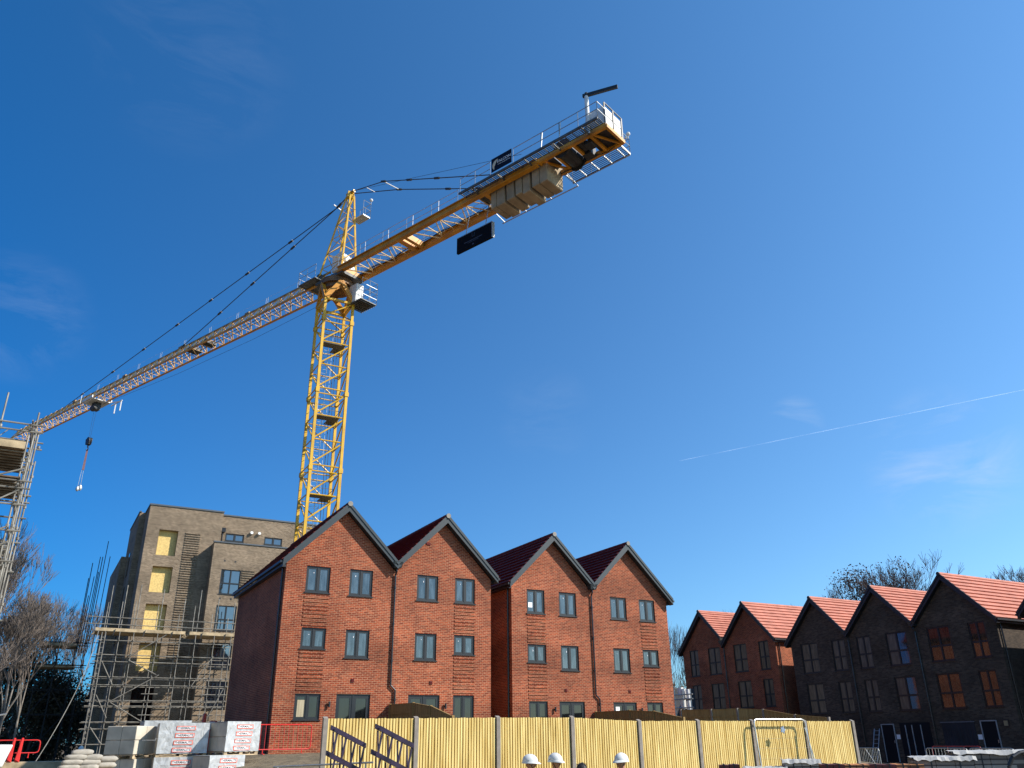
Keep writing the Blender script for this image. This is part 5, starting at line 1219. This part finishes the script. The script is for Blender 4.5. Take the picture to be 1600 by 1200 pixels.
# ------------------------------------------------------------------ trees
def tree(name,label,x,y,h,spread,seed,bark,twigm,leafm=None,leaves=0,leaf=.16,lvl=5,up=.55,trunk=.2,zb=-1.5,droop=0,group=None,first=.28,density=1.0,base_w=1.0,leafz=0.0,rad=None):
    rng=random.Random(seed); t=thing(name,label,'tree',(x,y,zb),group)
    tr=MB(); tw=MB(); tips=[]
    def grow(p,d,l,r,k):
        segs=3 if k<3 else 2; q=p
        for i in range(segs):
            d=(d+Vector((rng.uniform(-1,1),rng.uniform(-1,1),rng.uniform(-.4,.6)+up*.15-(droop if k>3 else 0)))*(.16 if k<4 else .25)).normalized(); n=q+d*l/segs
            r2=r*(.86 if k<3 else .8); (tr if k<2 else tw).tube(q,n,r,5 if k<2 else 3,r2=r2,cap=False); q=n; r=r2
            if k>=1 and i>0 and k<lvl and rng.random()<.5*density: branch(q,d,l*.55,r*.5,k+1)
        if k>=3: tips.append(q)
        if k<lvl:
            for c_ in range(3 if rng.random()<.75*density else 2): branch(q,d,l*rng.uniform(.62,.82),r*.68,k+1)
    def branch(q,d,l,r,k):
        a=Vector((rng.uniform(-1,1)*spread,rng.uniform(-1,1)*spread,rng.uniform(-.15,.9)*up+.1)); grow(q,(d*.85+a).normalized(),l,max(r,.019),k)
    H_=h; tl=H_*first; q=Vector((x,y,zb)); top=q+Vector((rng.uniform(-.3,.3),rng.uniform(-.3,.3),tl)); tr.tube(q,top,trunk*base_w,8,r2=trunk*.8)
    tot=H_-tl; l0=tot*.33
    for c_ in range(4): branch(top,Vector((0,0,1)),l0,trunk*.55,1)
    # continuing leader
    lead=top+Vector((rng.uniform(-.3,.3),rng.uniform(-.3,.3),tot*.35)); tr.tube(top,lead,trunk*.75,6,r2=trunk*.45)
    for c_ in range(4): branch(lead,Vector((0,0,1)),l0*.85,trunk*.4,2)
    zmax=max(v.z for v in tw.v); sc_=(H_)/(zmax-zb)
    for mbb in (tr,tw):
        for v in mbb.v: v.z=zb+(v.z-zb)*sc_
    if rad:
        rr=sorted(math.hypot(v.x-x,v.y-y) for v in tw.v)[int(len(tw.v)*.97)]; kx=rad/rr
        for mbb in (tr,tw):
            for v in mbb.v: v.x=x+(v.x-x)*kx; v.y=y+(v.y-y)*kx
    else: kx=1
    part('trunk',tr,bark,t,normals=False); part('crown',tw,twigm,t,normals=False)
    if leafm and leaves:
        lf=MB(); 
        for c_ in range(leaves):
            p=Vector(rng.choice(tips)); p=Vector((x+(p.x-x)*kx,y+(p.y-y)*kx,zb+(p.z-zb)*sc_))
            if leafz and p.z>leafz: continue
            p=p+Vector((rng.gauss(0,.3),rng.gauss(0,.3),rng.gauss(0,.3))); a=Vector((rng.uniform(-1,1),rng.uniform(-1,1),rng.uniform(-1,1))).normalized(); b_=a.cross(Vector((rng.uniform(-1,1),rng.uniform(-1,1),rng.uniform(-1,1)))).normalized()*leaf; a=a*leaf
            lf.poly([p-a,p+b_*.6,p+a,p-b_*.6])
        part('foliage',lf,leafm,t,normals=False)
    return t
GT='bare winter trees behind the site'
X2=62
def rt(label,X_,v,ztop,sp,seed,**k):
    k.setdefault('lvl',6)
    tree('bare_tree',label,X_,v,ztop+1.5,sp,seed,BARK,TWIG,group=GT,**k)
rt('tall bare spreading tree above the valley between the two grey gables at right',66,47.6,15.4,.75,3,trunk=.28,rad=4.8)
tree('leafy_tree','tree with clumps of old brown leaves above the middle grey gable',66,50.0,16.2,.62,11,BARK,TWIG,LEAF_B,4200,.10,trunk=.25,group=GT,lvl=5,rad=4.0)
rt('small bare feathery tree left of the brown leaved one',70,58.6,14.3,.6,5,trunk=.16,rad=2.0)
rt('bare tree top above the ridge of the second red gable',70,64.5,13.2,.6,8,trunk=.15,rad=1.8)
rt('bare tree top behind the first red roof',68,71.5,13.4,.7,9,trunk=.16,rad=2.4)
rt('bare tree at the right edge above the long red roof',66,36.7,12.4,.75,12,trunk=.2,rad=3.2)
rt('small bare twiggy top poking over the rightmost long roof',68,41.2,11.6,.5,13,trunk=.12,lvl=4,rad=1.2)
for i,(xx,vv,zz,sd_) in enumerate(((64,75.5,12.6,21),(64,78.5,12.4,22),(60,76.5,10.2,23),(66,72.5,12.4,24))):
    tree('willow','upright pale willow in the gap between the house rows, '+['tallest on the left','beside the terrace gable','low in front','farthest back'][i],xx,vv,zz+1.5,.42,sd_,BARK_B,TWIG_P,LEAF,900 if i==2 else 300,.2,up=.95,trunk=.14,group='willows between the house rows',first=.12,leafz=4.0,rad=2.2)
# hedge mass under the willows
def bush(name,label,x,y,z0,rx,ry,rz,n,seed,mat,leaf=.2,cat='bush',group=None):
    rng=random.Random(seed); t=thing(name,label,cat,(x,y,z0),group); m=MB(); st=MB()
    cl=[(rng.uniform(-1,1),rng.uniform(-1,1),rng.uniform(.1,1)) for _ in range(26)]
    for c_ in range(n):
        cc=rng.choice(cl); p=Vector((x+rx*(cc[0]+rng.gauss(0,.2)),y+ry*(cc[1]+rng.gauss(0,.2)),z0+rz*max(0,cc[2]*(1-.4*abs(cc[0]))+rng.gauss(0,.1))))
        a=Vector((rng.uniform(-1,1),rng.uniform(-1,1),rng.uniform(-1,1))).normalized(); b_=a.cross(Vector((rng.uniform(-1,1),rng.uniform(-1,1),rng.uniform(-1,1)))).normalized()*leaf; m.poly([p-a*leaf,p+b_*.6,p+a*leaf,p-b_*.6])
    for c_ in range(24): 
        cc=rng.choice(cl); st.tube((x+rng.uniform(-.5,.5)*rx,y,z0),(x+rx*cc[0],y+ry*cc[1],z0+rz*cc[2]),.06,4,r2=.015)
    part('foliage',m,mat,t,normals=False); part('stem',st,BARK,t,normals=False); return t
bush('evergreen_bush','dark evergreen bush in the gap between the two house rows',56,67,-1.5,3,4,6.0,6000,31,LEAF,.16)
# left side trees
def ltree(label,x,y,ztop,sp,seed,**k): tree('bare_tree',label,x,y,ztop+1.3,sp,seed,BARK_B,TWIG_P,group='bare trees beyond the left scaffolds',zb=-1.3,**k)
ltree('tall pale birch at the left edge beside the scaffold tower',-2.9,60,11.9,.6,41,lvl=6,trunk=.16,droop=.15,rad=3.6)
ltree('pale birch behind the left edge birch',-1.2,66,9.8,.6,42,lvl=6,trunk=.14,droop=.1,rad=3.0)
ltree('brownish bare tree above the dark scaffold tower',2.4,98,14.6,.7,43,lvl=5,trunk=.2,rad=4.5)
ltree('bare tree far left of the apartments, its crown low and wide',-.6,92,13.2,.75,44,lvl=5,trunk=.2,rad=5)
ltree('leaning bare tree low at the left edge',-2.3,50,5.6,.8,45,lvl=5,trunk=.1,rad=2.6)
ltree('bare tree nearest the apartment corner',4.6,100,14.2,.7,46,lvl=6,trunk=.18,rad=4)
ltree('slender pale birch between the left edge birches and the dark scaffold tower',-.2,75,11.4,.55,47,lvl=6,trunk=.13,droop=.12,rad=2.8)
ltree('tallest pale birch at far left, its crown partly behind the scaffold tower',-3.6,68,15.0,.5,48,lvl=6,trunk=.2,droop=.1,rad=3.4)
bush('evergreen_bush','dark ivy covered thicket left of the dark scaffold tower',-1.6,86,-1.3,5.0,3,8.5,22000,51,LEAF,.13)
bush('evergreen_bush','dark thicket behind the scaffold tower',3.0,95,-1.3,6,3,7.5,16000,52,LEAF,.15)
# a long wooded backdrop beyond everything
rng=random.Random(77); m=MB()
for k in range(16000):
    a=rng.uniform(-.25,1.0); r_=rng.uniform(115,135); hh=7+2.5*math.sin(a*17)+1.5*math.sin(a*41)
    p=Vector((r_*math.sin(a*1.25+.05),r_*math.cos(a*1.25+.05),-2+rng.random()**.8*hh)); d=Vector((rng.uniform(-.5,.5),rng.uniform(-.5,.5),rng.uniform(.5,1)))
    m.tube(p,p+d*rng.uniform(1.0,2.4),.05,3,r2=.01,cap=False)
struct('far_woodland',m,TWIG,kind='stuff',normals=False)

# ------------------------------------------------------------------ contrail
def mat_trail():
    m,N,L,b=newmat('ice_trail'); N.remove(b); o=[x for x in N if x.type=='OUTPUT_MATERIAL'][0]
    d=N.new('ShaderNodeBsdfDiffuse'); t_=N.new('ShaderNodeBsdfTranslucent'); a=N.new('ShaderNodeAddShader'); tr_=N.new('ShaderNodeBsdfTransparent'); mxx=N.new('ShaderNodeMixShader')
    d.inputs[0].default_value=(.8,.84,.9,1); t_.inputs[0].default_value=(.8,.84,.9,1); mxx.inputs[0].default_value=.13
    L.new(d.outputs[0],a.inputs[0]); L.new(t_.outputs[0],a.inputs[1]); L.new(tr_.outputs[0],mxx.inputs[1]); L.new(a.outputs[0],mxx.inputs[2]); L.new(mxx.outputs[0],o.inputs[0]); return m
m=MB(); a=Vector((6231,7070,3000)); b_=Vector((7760,3864,3000)); b_=a+(b_-a)*1.4; n=40
for k in range(n):
    t0,t1=k/n,(k+1)/n; r_=lambda t:1.2+2.6*t+1.2*math.sin(t*60)
    m.tube(a.lerp(b_,t0),a.lerp(b_,t1),r_(t0),8,r2=r_(t1),cap=False)
solo('contrail',m,mat_trail(),'thin white aircraft trail slanting across the blue sky at right','contrail',smooth=True,normals=False)
